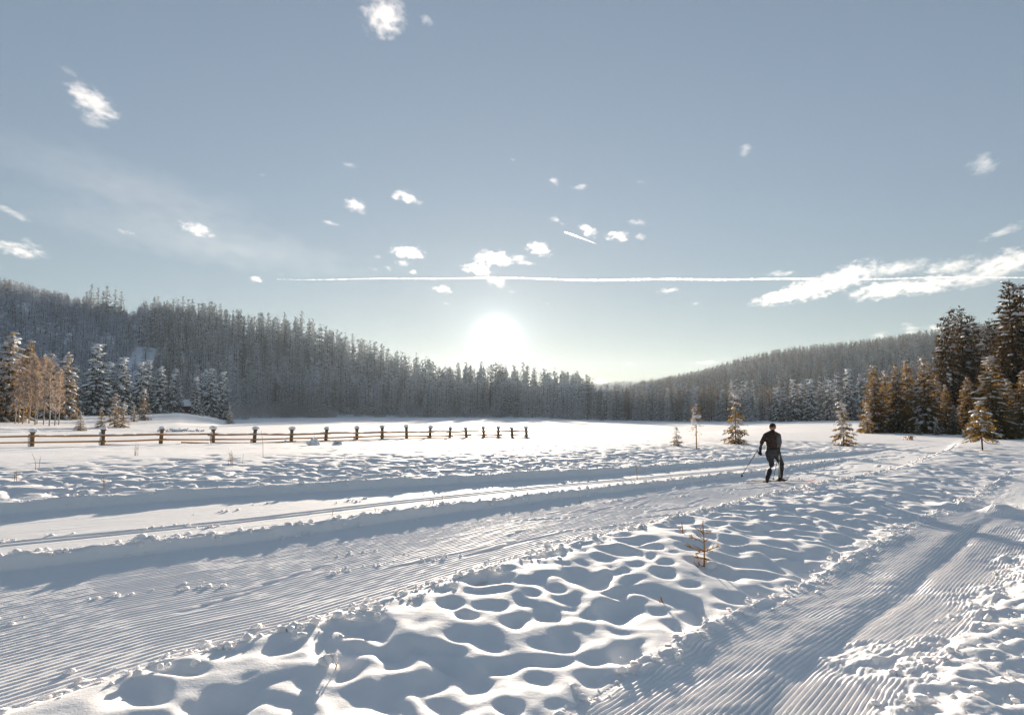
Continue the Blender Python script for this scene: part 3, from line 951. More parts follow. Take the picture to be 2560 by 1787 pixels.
NM = (M['needle'], M['bark']); NH = (M['needle_hoar'], M['bark']); ND = (M['needle_dark'], M['bark']); NC = (M['needle_cool'], M['bark']); NG = (M['needle_gold'], M['bark'])
big = [Kind(spruce(11 + i, 20, 3.9 + 0.25 * i, 64, 9, 18, 1.25, 0.27, 0.03, 0.12 + 0.04 * i, clear=0.01, power=0.66, curtain=0.8), 20, ND) for i in range(3)]
laden = [Kind(spruce(31 + i, 12, 2.6, 54, 8, 14, 0.9, 0.22, 0.13, 0.36, clear=0.02, power=0.78, curtain=0.7, pad_size=0.85), 12, NM) for i in range(3)]
plastered = [Kind(spruce(36 + i, 12, 2.5, 34, 8, 13, 0.95, 0.27, 0.5, 0.75, clear=0.02, power=0.78, curtain=0.6, pad_size=1.25), 12, NM) for i in range(2)]
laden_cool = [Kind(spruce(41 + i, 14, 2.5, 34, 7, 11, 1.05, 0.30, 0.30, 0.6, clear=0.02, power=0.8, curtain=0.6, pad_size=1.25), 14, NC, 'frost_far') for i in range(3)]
mid = [Kind(spruce(51 + i, 15, 2.3, 30, 7, 7, 1.2, 0.36, 0.30, 0.30, clear=0.03, power=0.85, curtain=0.5), 15, (M['needle_far'], M['bark']), 'frost_far') for i in range(3)]
frosty = [Kind(spruce(61 + i, 20, 3.1, 30, 6, 5, 1.5, 0.46, 0.95, 0.5, clear=0.04, power=0.85, curtain=0.5, pad_size=0.8), 20, NH, 'frost_far') for i in range(4)]
young = [Kind(spruce(71 + i, 3.2, 0.85, 24, 6, 9, 0.32, 0.07, 0.22, 0.34, clear=0.05, power=0.9, curtain=0.3, pad_size=1.1, gap=0.15, top_pads=0.3), 3.2, NG) for i in range(3)]
bare_foot = Kind(spruce(77, 4, 1.0, 20, 7, 11, 0.38, 0.085, 0.10, 0.42, clear=0.34, power=0.75, curtain=0.5, pad_size=1.5), 4, NG)
larches = [Kind(larch(81 + i, 18, 2.4, 34, 6, 6, 0.9, 0.14, 0.35), 18, (M['larch'], M['bark'])) for i in range(2)]
birches = [Kind(birch(91 + i, 14, 0.16, 0.65), 14, (M['birch_twig'], M['birch_bark'])) for i in range(3)]


def ground_for(u, r):
    x, y, _ = along(u, 930, r)
    a, b = np.array([x]), np.array([y])
    z = gz(x, y)
    S_ = float(U_S(u))
    if r > 300 or r > S_: z = max(z if r < 300 else -9, float(hill1(a, b)[0]) if u < 1500 else -9, float(hill3(a, b)[0]) if u > 1290 else -9)
    return x, y, z


def stand(kind, u, vt, r, label, group=None, name='spruce_tree', cat='tree', wide=1.0, sink=0.1):
    """a tree at distance r in direction u whose tip reaches picture row vt"""
    x, y, z = ground_for(u, r)
    top = along(u, vt, r)[2]
    return plant(kind, name, x, y, z - sink, max(0.6, top - z + sink), label, cat, group, wide=wide)


# --- the tall spruces at the path's end (right)
stand(big[0], 2280, 626, 84, 'tallest dark spruce, its tip above the contrail line at the picture edge', wide=1.0)
stand(big[1], 2304, 634, 88, 'second tallest dark spruce, cut by the picture edge', wide=1.1)
stand(big[2], 2230, 714, 95, 'slim dark spruce standing between the dark four and the tallest spruce')
stand(big[1], 2127, 706, 98, 'dark spruce on the lake side of the four dark ones', wide=0.82)
stand(big[0], 2146, 690, 103, 'dark spruce with a thin pointed tip, second of the four dark ones', wide=0.8)
stand(big[2], 2166, 686, 100, 'dark spruce with the highest tip of the four dark ones', wide=0.82)
stand(big[1], 2187, 703, 104, 'broad dark spruce with a blunt tip, last of the four dark ones', wide=1.0)
stand(laden[0], 2226, 800, 66, 'snow laden spruce with golden lower branches before the tall dark spruces', wide=1.35)
stand(bare_foot, 2198, 893, 44, 'small golden spruce on a bare stem with snow slabs, closest to the path', wide=1.15)
stand(laden[2], 2139, 908, 76, 'short dark spruce with heavy snow pads under the four dark ones', wide=1.15)
stand(laden[0], 2076, 803, 78, 'broad golden spruce with snow streaks, closest of the clump by the trail bend', wide=1.2)
stand(laden[2], 2037, 806, 84, 'golden spruce behind the broad one in the clump by the trail bend')
stand(laden[1], 2012, 815, 80, 'narrow golden spruce in the middle of the clump by the trail bend')
stand(laden[0], 1988, 832, 82, 'lower golden spruce between two taller ones in the clump by the trail bend')
stand(laden[2], 1963, 818, 79, 'golden spruce at the lake side of the clump by the trail bend', wide=1.1)
stand(young[0], 1944, 900, 76, 'short brown spruce at the lake side foot of the clump')
stand(laden[1], 2102, 838, 88, 'dark spruce half hidden behind the broad golden one')
stand(laden[2], 2122, 862, 84, 'spruce between the broad golden one and the four dark ones', wide=1.1)
stand(laden[1], 2172, 842, 90, 'spruce with a white snow streak standing in front of the four dark ones', wide=1.2)
stand(laden[0], 2262, 850, 78, 'golden spruce beside the snow laden one near the rail fence', wide=1.2)
stand(laden[2], 2300, 830, 70, 'wide golden spruce at the picture edge near the rail fence', wide=1.2)
stand(young[1], 2098, 935, 74, 'knee high snowy spruce below the broad golden one')
stand(young[2], 2056, 938, 73, 'low snow covered spruce at the foot of the trail bend clump')
stand(young[0], 2164, 950, 70, 'very low snow bent spruce between the short dark one and the bare stemmed one')
for k, (u, vt, r) in enumerate(((2345, 700, 95), (2380, 640, 90), (2420, 760, 75), (2460, 690, 85), (2385, 860, 60), (2520, 720, 90))):
    stand((big + laden)[k % 6], u, vt, r, 'spruce of the row that goes on past the picture edge', group='spruces past the picture edge')
# --- single young spruces on the snow
stand(young[1], 1889, 893, 50, 'young sunlit spruce alone on the snow before the shaded wood', wide=1.05)
stand(young[2], 1648, 876, 48, 'taller young spruce alone on the lake meadow, beside the bare stemmed one', wide=1.0)
# --- shaded spruces on the far side of the lit snow
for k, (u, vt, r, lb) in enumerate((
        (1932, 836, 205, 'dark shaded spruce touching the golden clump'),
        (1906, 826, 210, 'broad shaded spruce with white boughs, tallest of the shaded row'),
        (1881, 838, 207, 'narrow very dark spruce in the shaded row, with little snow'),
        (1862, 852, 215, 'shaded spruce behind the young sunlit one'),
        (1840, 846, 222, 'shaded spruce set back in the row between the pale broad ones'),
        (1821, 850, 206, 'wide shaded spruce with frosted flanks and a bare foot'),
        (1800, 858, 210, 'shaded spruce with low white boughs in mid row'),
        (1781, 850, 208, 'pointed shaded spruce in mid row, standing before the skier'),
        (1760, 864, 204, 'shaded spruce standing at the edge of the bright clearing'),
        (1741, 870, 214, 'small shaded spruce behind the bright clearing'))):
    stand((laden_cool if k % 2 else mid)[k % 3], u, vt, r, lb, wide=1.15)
# --- left edge: sunlit spruces, birches and the shaded row beyond
for k, (kd, u, vt, r, lb, w) in enumerate((
        (plastered[0], 14, 746, 132, 'sunlit spruce plastered with snow at the picture edge', 1.25),
        (laden[2], 58, 762, 150, 'darker spruce behind the birches, next to the plastered one', 1.1),
        (plastered[1], 108, 792, 148, 'sunlit snowy spruce rising behind the birch stems', 1.1),
        (plastered[0], 90, 806, 152, 'thin snowy spruce among the birches', 0.9),
        (plastered[0], 146, 790, 150, 'sunlit slim spruce closing the birch group', 0.9),
        (plastered[1], -38, 770, 128, 'snowy spruce just outside the picture edge', 1.2),
        (mid[1], 170, 822, 172, 'brown dead looking spruce between the birches and the big shaded one', 1.0),
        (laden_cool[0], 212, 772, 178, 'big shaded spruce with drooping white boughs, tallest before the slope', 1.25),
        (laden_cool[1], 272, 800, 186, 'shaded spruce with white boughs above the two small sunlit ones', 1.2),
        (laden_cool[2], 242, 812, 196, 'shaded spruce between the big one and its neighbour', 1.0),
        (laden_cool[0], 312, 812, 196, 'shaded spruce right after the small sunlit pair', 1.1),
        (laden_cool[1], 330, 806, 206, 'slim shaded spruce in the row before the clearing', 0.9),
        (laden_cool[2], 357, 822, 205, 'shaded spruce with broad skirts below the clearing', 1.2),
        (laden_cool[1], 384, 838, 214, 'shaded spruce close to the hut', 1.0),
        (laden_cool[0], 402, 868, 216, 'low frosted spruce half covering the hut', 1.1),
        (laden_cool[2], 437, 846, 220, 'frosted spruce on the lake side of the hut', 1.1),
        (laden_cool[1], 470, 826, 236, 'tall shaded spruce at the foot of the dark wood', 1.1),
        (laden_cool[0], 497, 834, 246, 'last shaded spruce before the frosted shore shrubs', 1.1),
        (young[0], 258, 880, 128, 'small sunlit spruce before the shaded row, larger of two', 1.0),
        (young[1], 277, 898, 126, 'small sunlit spruce leaning at the larger one', 0.9),
        (young[2], 228, 912, 122, 'tiny sunlit spruce between the sapling and the small pair', 1.1),
        (young[1], 181, 924, 112, 'tiny flat sapling standing alone on the meadow', 1.3),
        (young[0], 300, 906, 150, 'small snowy spruce at the edge of the shade', 0.9),
        (young[2], 322, 872, 158, 'narrow snowy spruce at the shadow line', 0.9),
        (young[0], 515, 908, 190, 'snow covered stump like spruce at the shadow line', 0.9))):
    stand(kd, u, vt, r, lb, wide=w)
BL = ['outermost of the birch group beside the plastered spruce', 'tall one near the darker spruce', 'tallest of the group', 'middle one with a straight stem', 'short one in the middle', 'high one behind the middle', 'leaning one before the sunlit spruce', 'short one before the sunlit spruce', 'low one at the picture edge side', 'lowest one at the lake side']
for k, (u, vt, r) in enumerate(((43, 800, 126), (52, 815, 124), (66, 792, 127), (80, 800, 123), (84, 820, 126), (99, 796, 125), (112, 806, 122), (124, 822, 125), (35, 830, 124), (133, 835, 128))):
    stand(birches[k % 3], u, vt, r, 'bare pale stemmed birch, ' + BL[k], 'birches by the meadow', 'birch_tree', wide=1.1)
# --- tall trees on the ridge of the slope
NTH_ = ['first', 'second', 'third', 'fourth', 'fifth', 'sixth', 'seventh', 'eighth', 'ninth', 'tenth', 'last']
for k, (u, vt, r) in enumerate(((180, 650, 560), (190, 636, 566), (206, 644, 560), (218, 650, 552), (226, 637, 558), (245, 648, 555), (259, 652, 565), (334, 664, 520), (343, 660, 524), (357, 676, 520), (364, 672, 525),
                                (378, 668, 520), (388, 666, 522), (400, 664, 518), (412, 670, 520), (421, 668, 524), (436, 676, 518), (450, 680, 520))):
    if u < 260: stand(frosty[k % 4], u, vt, r, NTH_[k] + ' tree from the picture edge of the tall spruces above the young wood', 'tall spruces above the young wood', wide=1.15)
    else: stand(frosty[k % 4], u, vt, r, NTH_[k - 7] + ' tall spruce of the ridge row, counted from the open clearing', 'tall spruces beside the clearing', wide=1.1)

# --- the woods: places on the slopes, nearest first
def clearing(u, r):
    w = 1.0 + 1.6 * float(vn(np.array([u / 16.0]), np.array([r / 30.0]), 17)[0])
    return ((u - 318) / 42) ** 2 + ((r - 345) / 60) ** 2 < w or ((u - 305) / 48) ** 2 + ((r - 490) / 50) ** 2 < w or ((u - 130) / 60) ** 2 + ((r - 400) / 40) ** 2 < w * 0.7 or ((u - 235) / 30) ** 2 + ((r - 420) / 45) ** 2 < w * 0.8 or ((u - 20) / 60) ** 2 + ((r - 520) / 50) ** 2 < w * 0.7


def scatter(u0, u1, r0, r1, n, fn, depth=None):
    out = []
    a0, a1 = math.atan((u0 * K - 1280) / 1656), math.atan((u1 * K - 1280) / 1656)
    a = nrg.uniform(a0, a1, n); r = np.sqrt(nrg.uniform(r0 * r0, r1 * r1, n))
    x, y = r * np.sin(a), r * np.cos(a)
    u = u_of(x, y); s = U_S(u)
    ok = r > s + 4
    if depth: ok &= r < s + depth
    return x[ok], y[ok], u[ok], r[ok], fn(x, y)[ok]


wood = []        # (size in view, x, y, z, h, u, r, species)
x, y, u, r, z = scatter(-700, 1420, 120, 740, 16000, hill1)
c1 = U_C1(u)
for X, Y, U_, R_, Z, C_ in zip(x, y, u, r, z, c1):
    if R_ > C_ + 60 or (clearing(U_, R_) and rng.random() < (0.93 if U_ > 270 else 0.72)): continue
    if U_ < 300 and R_ > 200:
        if rng.random() < 0.35: continue
        h = rng.uniform(6, 13) + (3 if R_ < 260 else 0)
    elif U_ < 440: h = rng.uniform(9, 20)
    else:
        if rng.random() < (0.68 if R_ > U_S(U_) + 30 else 0.25): continue
        h = rng.uniform(15, 36) * (0.75 if R_ < U_S(U_) + 25 else 1.0)
    h = min(h, (0.066 if U_ > 520 else 0.05) * R_ * rng.uniform(0.75, 1))
    if U_ > 1330: h *= 0.72
    wood.append([h / R_, X, Y, Z, h, U_, R_, 'larch' if rng.random() < (0.02 if U_ < 520 else 0.05) else 'spruce'])
x, y, u, r, z = scatter(1240, 2700, 150, 420, 3600, hill3)
for X, Y, U_, R_, Z in zip(x, y, u, r, z):
    if U_ > 1960 and R_ < 260: continue
    if 1690 < U_ < 1960 and R_ < 238: continue
    h = rng.uniform(7, 15); wood.append([h / R_, X, Y, Z, h, U_, R_, 'larch' if rng.random() < (0.32 if U_ > 1500 else 0.12) else 'spruce'])
wood.sort(key=lambda q: -q[0] * (1.0 if q[6] < float(U_S(q[5])) + 45 else 0.45))
used = sum(1 for o in bpy.data.objects if o.name.startswith('spruce_tree') and o.parent is None)
quota = {'spruce': 296 - used, 'larch': 40}
rest = {'hill': [], 'shore': []}
picked = []
for sz, X, Y, Z, h, U_, R_, sp in wood:
    if quota[sp] > 0 and -60 < U_ < 2330:
        quota[sp] -= 1
        picked.append((X, Y, Z - 0.1, h, U_, R_, sp))
    else:
        rest['hill' if U_ < 1300 else 'shore'].append((X, Y, Z - 0.1, h, 'young' if U_ < 330 and sp == 'spruce' else sp))
NTH = ['tallest', 'second tallest', 'third tallest', 'fourth tallest', 'fifth tallest', 'sixth tallest', 'seventh tallest', 'eighth tallest', 'ninth tallest', 'tenth tallest', 'eleventh tallest', 'twelfth tallest']
ORD = ['first', 'second', 'third', 'fourth', 'fifth', 'sixth', 'seventh', 'eighth', 'ninth', 'tenth', 'eleventh', 'twelfth', 'thirteenth', 'fourteenth', 'fifteenth', 'sixteenth', 'last']
PLACES = [(-999, 'beside the sunlit birches'), (190, 'above the big shaded spruce'), (300, 'under the open clearing'), (380, 'behind the dark hut'), (450, 'past the hut')] + \
    [(u_ - 24, 'behind the %s fence post' % ORD[i_]) for i_, u_ in ((4, 570), (5, 653), (6, 730), (7, 800), (8, 857), (9, 912), (10, 964), (11, 1008), (12, 1046), (13, 1085), (14, 1117), (15, 1149), (16, 1181))] + \
    [(1215, 'just past the fence end'), (1262, 'where the wood dips to the ridge'), (1330, 'under the low ridge'), (1390, 'short of the tiny spruce'), (1470, 'behind the tiny snow tufted spruce'), (1535, 'behind the bare stemmed spruce'), (1590, 'beside the bare stemmed spruce'), (1625, 'behind the taller lone spruce'), (1680, 'before the bright clearing'), (1720, 'behind the skier'), (1775, 'behind the shaded row'), (1850, 'behind the lone sunlit spruce'), (1930, 'behind the golden clump')]
cells = {}
for q_ in picked:
    k_ = max(i_ for i_, p_ in enumerate(PLACES) if p_[0] <= q_[4])
    cells.setdefault((k_, q_[6]), []).append(q_)
for (k_, sp), qs_ in sorted(cells.items()):
    qs_.sort(key=lambda q_: -(q_[2] + q_[3] - EYE) / q_[5])
    for i_, (X, Y, Z, h, U_, R_, _) in enumerate(qs_):
        nth = NTH[i_] + ' ' if i_ < len(NTH) else 'low '
        nth = nth if i_ < len(NTH) or i_ < 12 else 'low '
        if sp == 'larch':
            plant(rng.choice(larches), 'larch_tree', X, Y, Z, h, nth + 'bare larch ' + PLACES[k_][1], 'tree', 'larches among the spruces', wide=0.9)
            continue
        if U_ < 520: lk, gr, kd = 'frosted spruce of the slope ','spruces low on the shaded slope', rng.choice(frosty + laden_cool)
        elif U_ < 1300: lk, gr, kd = 'grey rimed spruce ', 'spruces along the wood edge', rng.choice(frosty)
        elif U_ < 1720: lk, gr, kd = 'half lit spruce on the far shore ', 'spruces on the far shore', rng.choice(mid + frosty)
        else: lk, gr, kd = 'shaded spruce at the hill foot ', 'spruces at the hill foot', rng.choice(mid)
        plant(kd, 'spruce_tree', X, Y, Z, h, nth + lk + PLACES[k_][1], 'tree', gr, wide=rng.uniform(0.85, 1.15))
x, y, u, r, z = scatter(1290, 2700, 420, 1130, 6500, hill3)
far3 = [(X, Y, Z - 0.3, rng.uniform(13, 23), 'larch' if rng.random() < (0.2 if R_ > 850 else 0.1) else 'spruce') for X, Y, U_, R_, Z in zip(x, y, u, r, z)]
a_ = nrg.uniform(math.atan((1100 * K - 1280) / 1656), math.atan((1760 * K - 1280) / 1656), 6500); r_ = nrg.uniform(1350, 2230, 6500)
x, y = r_ * np.sin(a_), r_ * np.cos(a_); z = hill4(x, y)
far4 = [(X, Y, Z - 0.3, rng.uniform(11, 20), 'spruce') for X, Y, Z in zip(x, y, z)]

# far trees as points that carry instances of whole trees
forest_col = bpy.data.collections.new('forest_trees')
low = [Kind(spruce(131 + i, 20, 3.1, 16, 5, 3, 1.9, 0.7, 0.9, 0.0, clear=0.03, power=0.85, curtain=0.35), 20, NH, 'frost_far') for i in range(3)]
rime = [Kind(spruce(151 + i, 20, 4.2, 14, 5, 3, 2.2, 0.9, 0.8, 0.0, clear=0.02, power=0.6, curtain=0.5), 20, (M['needle_rime'], M['bark']), 'frost_far') for i in range(2)]
low_warm = [Kind(spruce(141 + i, 20, 2.6, 16, 5, 3, 1.9, 0.7, 0.6, 0.0, clear=0.03, power=0.85, curtain=0.35), 20, (M['needle_far'], M['bark']), 'frost_far') for i in range(2)]
for k, kd in enumerate([frosty[0], frosty[1], low[0], low[1], low[2], low_warm[0], low_warm[1], larches[0], rime[0], rime[1]]):
    o = bpy.data.objects.new('tree_%d' % k, kd.joined); forest_col.objects.link(o)
    kd.fi = k
SIZE = [20, 20, 20, 20, 20, 20, 20, 18, 20, 20]


def forest(name, pts, pool, label):
    me = bpy.data.meshes.new(name)
    me.vertices.add(len(pts)); me.vertices.foreach_set('co', np.array([p[:3] for p in pts], np.float32).ravel())
    idx = np.array([7 if p[4] == 'larch' else rng.choice((8, 9, 8, 9, 2)) if p[4] == 'young' else rng.choice(pool) for p in pts], np.int32)
    a = me.attributes.new('idx', 'INT', 'POINT'); a.data.foreach_set('value', idx)
    a = me.attributes.new('size', 'FLOAT', 'POINT'); a.data.foreach_set('value', np.array([p[3] / SIZE[i] for p, i in zip(pts, idx)], np.float32))
    a = me.attributes.new('turn', 'FLOAT', 'POINT'); a.data.foreach_set('value', nrg.uniform(0, 6.28, len(pts)).astype(np.float32))
    o = tag(link(name, me), label, kind='stuff')
    ng = bpy.data.node_groups.new(name, 'GeometryNodeTree')
    ng.interface.new_socket('Geometry', in_out='INPUT', socket_type='NodeSocketGeometry')
    ng.interface.new_socket('Geometry', in_out='OUTPUT', socket_type='NodeSocketGeometry')
    N = ng.nodes; gi = N.new('NodeGroupInput'); go = N.new('NodeGroupOutput')
    ci = N.new('GeometryNodeCollectionInfo'); ci.inputs['Collection'].default_value = forest_col
    ci.inputs['Separate Children'].default_value = True; ci.inputs['Reset Children'].default_value = True
    ip = N.new('GeometryNodeInstanceOnPoints'); ip.inputs['Pick Instance'].default_value = True

    def attr(nm, ty):
        n = N.new('GeometryNodeInputNamedAttribute'); n.data_type = ty; n.inputs['Name'].default_value = nm; return n.outputs[0]
    cx = N.new('ShaderNodeCombineXYZ'); ng.links.new(attr('turn', 'FLOAT'), cx.inputs[2])
    ng.links.new(gi.outputs[0], ip.inputs['Points']); ng.links.new(ci.outputs[0], ip.inputs['Instance'])
    ng.links.new(attr('idx', 'INT'), ip.inputs['Instance Index']); ng.links.new(attr('size', 'FLOAT'), ip.inputs['Scale'])
    ng.links.new(cx.outputs[0], ip.inputs['Rotation']); ng.links.new(ip.outputs[0], go.inputs[0])
    md = o.modifiers.new('forest', 'NODES'); md.node_group = ng
    return o


forest('forest', rest['hill'], [0, 1, 2, 3, 4], 'frosted spruce wood covering the shaded slope above the lake')
forest('forest', rest['shore'], [1, 2, 5, 5, 6, 6], 'mixed wood at the foot of the long hill beyond the far shore')
forest('forest', far3, [3, 4, 5, 6, 6], 'mixed larch and spruce wood on the long hill')
forest('forest', far4, [2, 3, 4, 5], 'dark distant wood on the low ridge')

# frosted shrubs along the shore
def shrub(seed, w, h, n):
    q = np.random.default_rng(seed); L_ = Leaves()
    a = q.uniform(0, 6.28, n); rr_ = w * np.sqrt(q.random(n)) * 0.5
    P = np.stack([rr_ * np.cos(a), rr_ * np.sin(a), h * q.random(n) ** 1.2 * np.sqrt(np.maximum(0, 1 - (rr_ / (w * 0.55)) ** 2))], 1)
    D = unit(np.stack([np.cos(a) * 0.5, np.sin(a) * 0.5, 0 * a + 1.0], 1) + q.uniform(-0.5, 0.5, (n, 3)))
    L_.add(P, D, q.uniform(0.3, 0.9, n) * h * 0.35, q.uniform(0.03, 0.08, n) * h * 0.4, q.uniform(-1, 1, (n, 3)))
    g_ = Geo(); L_.geo(g_); return g_.mesh('twigs', [M['shrub']])


sh = [shrub(5, 9, 5.5, 700), shrub(6, 7, 4.5, 600)]
SH8 = ['%s lone frosted shrub between the shore row and the sun' % a_ for a_ in ('first', 'second', 'third', 'fourth', 'fifth', 'sixth', 'seventh', 'eighth')]
NTH2 = ['first', 'second', 'third', 'fourth', 'fifth', 'sixth', 'seventh', 'eighth', 'ninth']; NTH3 = ['', 'from the tenth on ', 'from the nineteenth on ']
for k in range(34):
    u = 530 + 300 * (k / 34) + rng.uniform(-8, 8) if k < 26 else 850 + 40 * (k - 26) + rng.uniform(-8, 8)
    r = float(U_S(u)) - rng.uniform(-6, 8)
    x, y, z = ground_for(u, min(r, 299) if u < 540 else r)
    if r > 300: z = float(hill1(np.array([x]), np.array([y]))[0])
    o = tag(link('shrub', sh[k % 2], loc=(x, y, max(z, -0.6))), (NTH3[k // 9] + NTH2[k % 9] + ' frosted shrub along the lake edge counted from the hut') if k < 26 else SH8[k - 26], 'shrub', 'frosted shrubs at the lake edge')
    q = rng.uniform(0.8, 1.4); o.scale = (q, q, q * rng.uniform(0.8, 1.3)); o.rotation_euler = (0, 0, rng.uniform(0, 6))

# --- bare stemmed young spruce and the tiny ones beside it
def stem_spruce():
    q = random.Random(5)
    u, r = 1560, 39.0
    x, y, z = ground_for(u, r); h = along(u, 905, r)[2] - z
    o = empty('spruce_tree', (x, y, z - 0.05), 'thin young spruce with a bare lower stem and snow balls in its top', 'tree')
    g_ = Geo(); tube(g_, [(0, 0, -0.1), (0.01, 0, h * 0.5), (0, 0, h)], [0.035, 0.026, 0.008], 6); link('trunk', g_.mesh('trunk', [M['rail']], True), o)
    L_ = Leaves()
    for k in range(150):
        t = q.random() ** 0.55; zz = h * (0.34 + 0.66 * t); a = q.uniform(0, 6.28)
        l = (0.42 if t > 0.45 else 0.5) * (1.15 - t) * q.uniform(0.5, 1.1) + 0.05
        d = unit(np.array([[math.cos(a), math.sin(a), 0.25 if t > 0.4 else q.uniform(-0.4, -0.1)]]))
        L_.add([[0, 0, zz]], d, [l], [0.03], [[0, 0, 1.0]])
        for m in range(5 if t > 0.4 else 2):
            p = np.array([[0, 0, zz]]) + d * l * q.uniform(0.3, 1)
            L_.add(p, unit(d + np.array([[q.uniform(-.7, .7), q.uniform(-.7, .7), q.uniform(-.5, .3)]])), [q.uniform(0.08, 0.2)], [0.035], [[q.uniform(-1, 1), 0.3, 1.0]])
    gg = Geo(); L_.geo(gg); link('crown', gg.mesh('crown', [M['needle_gold']]), o)
    gs = Geo()
    for k in range(26):
        t = q.uniform(0.5, 1.0); a = q.uniform(0, 6.28); l = 0.34 * (1.15 - t) * q.uniform(0.3, 1.1)
        sz = q.uniform(0.05, 0.13) * (1.25 - 0.6 * t)
        blob(gs, (math.cos(a) * l, math.sin(a) * l, h * (0.3 + 0.7 * t) + 0.03), (sz * 1.2, sz, sz * 0.9), q, 0.3)
    blob(gs, (-0.12, -0.1, h * 0.60), (0.16, 0.13, 0.15), q, 0.3); blob(gs, (0.1, 0, 0.03), (0.22, 0.2, 0.12), q, 0.2)
    link('snow', gs.mesh('snow', [M['cap']], True), o)['kind'] = 'stuff'


stem_spruce()
stand(young[2], 1516, 958, 42.5, 'tiny spruce with a snow tuft, smallest of the three on the lake meadow', wide=1.5)


# ------------------------------------------------------------------ saplings and stems in the near snow
def sapling(u, v, z, h, label, seed, rich=1.0, name='spruce_sapling', cat='sapling'):
    q = random.Random(seed)
    x, y = ground_at(u, v, z)
    z = gz(x, y)
    o = empty(name, (x, y, z - 0.04), label, cat)
    g_ = Geo(); tube(g_, [(0, 0, -0.1), (0.012, 0, h * 0.5), (0, 0.01, h)], [0.013, 0.009, 0.003], 6)
    L_ = Leaves()

    def spray(p0, p1, n):
        p0, p1 = np.array(p0, float), np.array(p1, float); d = unit((p1 - p0)[None])[0]
        tube(g_, [p0, p1], [0.005, 0.0025], 4, cap=False)
        for k in range(n):
            t = q.random(); P = p0 + (p1 - p0) * t
            D = unit((d * 0.9 + np.array([q.uniform(-1, 1), q.uniform(-1, 1), q.uniform(-0.8, 1)]))[None])
            L_.add(P[None], D, [q.uniform(0.016, 0.03)], [0.006], [[q.uniform(-1, 1), q.uniform(-1, 1), 0.5]])
    spray((0, 0, h * 0.72), (0, 0.01, h), int(70 * rich))
    full = ((0.75, -0.17, 0.86, 0.05), (0.74, 0.16, 0.78, -0.05), (0.7, -0.04, 0.84, 0.1), (0.55, -0.29, 0.69, 0.0), (0.62, -0.12, 0.69, 0.12), (0.56, 0.06, 0.63, -0.1), (0.36, -0.42, 0.50, 0.0), (0.36, 0.33, 0.48, 0.0),
            (0.37, -0.15, 0.44, 0.3), (0.36, 0.14, 0.42, -0.28), (0.36, 0.2, 0.36, 0.25), (0.36, -0.22, 0.36, -0.2), (0.21, -0.19, 0.24, 0.04), (0.2, 0.12, 0.18, 0.06), (0.22, 0.05, 0.22, -0.15), (0.04, -0.24, -0.03, -0.08), (0.05, 0.2, 0.02, 0.05), (0.05, -0.2, 0.06, 0.1))
    for t, ex, ez, ey in (full if rich > 0.5 else ((0.35, -0.3, 0.6, 0), (0.3, 0.1, 0.55, 0.1), (0.12, -0.6, 0.2, 0))):
        e = (ex * h, ey * h, ez * h)
        spray((0.004, 0, h * t), e, int(46 * rich))
        if abs(ex) > 0.18 and rich > 0.5:
            for m in range(4):
                f_ = q.uniform(0.35, 0.85); p = (e[0] * f_, e[1] * f_, h * t + (e[2] - h * t) * f_)
                spray(p, (p[0] + ex * h * q.uniform(0.1, 0.35), p[1] + q.uniform(-0.12, 0.12) * h, p[2] + q.uniform(-0.02, 0.1) * h), 13)
    link('stem', g_.mesh('stem', [M['rail']], True), o)
    gg = Geo(); L_.geo(gg); link('needles', gg.mesh('needles', [M['needle_gold']]), o)
    if rich > 0.5:
        gs = Geo()
        for px, py, sz in ((0.10, -0.02, 0.09), (0.16, 0.03, 0.06), (-0.2, 0.1, 0.07)):
            blob(gs, (px, py, 0.03), (sz * 1.2, sz, sz * 0.8), q, 0.3)
        link('snow', gs.mesh('snow', [M['snow']], True), o)['kind'] = 'stuff'
    return o


sapling(1578, 1249, 0.14, 0.64, 'small golden spruce sapling in the trodden bank between trail and path', 3)
sapling(1529, 1184, 0.2, 0.22, 'tiny sapling tip beside the golden one, near the trail edge', 4, 0.3)
sapling(1482, 1326, 0.14, 0.09, 'reddish twig tip poking out of the trodden bank', 8, 0.25, 'twig', 'twig')


def stems(u, v, z, h, n, label, seed, spread=0.05, name='dry_grass', cat='dry grass', thick=0.006):
    q = random.Random(seed); x, y = ground_at(u, v, z); zz = gz(x, y)
    g_ = Geo()
    for k in range(n):
        dx, dy = q.uniform(-spread, spread), q.uniform(-spread, spread); hh = h * q.uniform(0.5, 1)
        if k == 0: hh = h
        bx, by = q.uniform(-0.25, 0.25) * hh, q.uniform(-0.2, 0.2) * hh
        tube(g_, [(dx, dy, -0.06), (dx + bx * 0.3, dy + by * 0.3, hh * 0.55), (dx + bx, dy + by, hh)], [thick, thick * 0.8, thick * 0.4], 4)
        if q.random() < 0.5: tube(g_, [(dx + bx * 0.3, dy + by * 0.3, hh * 0.55), (dx + bx * 0.3 + q.uniform(-.3, .3) * hh, dy, hh * 0.8)], [thick * 0.7, thick * 0.3], 4)
    tag(link(name, g_.mesh(name, [M['straw']]), loc=(x, y, zz)), label, cat)


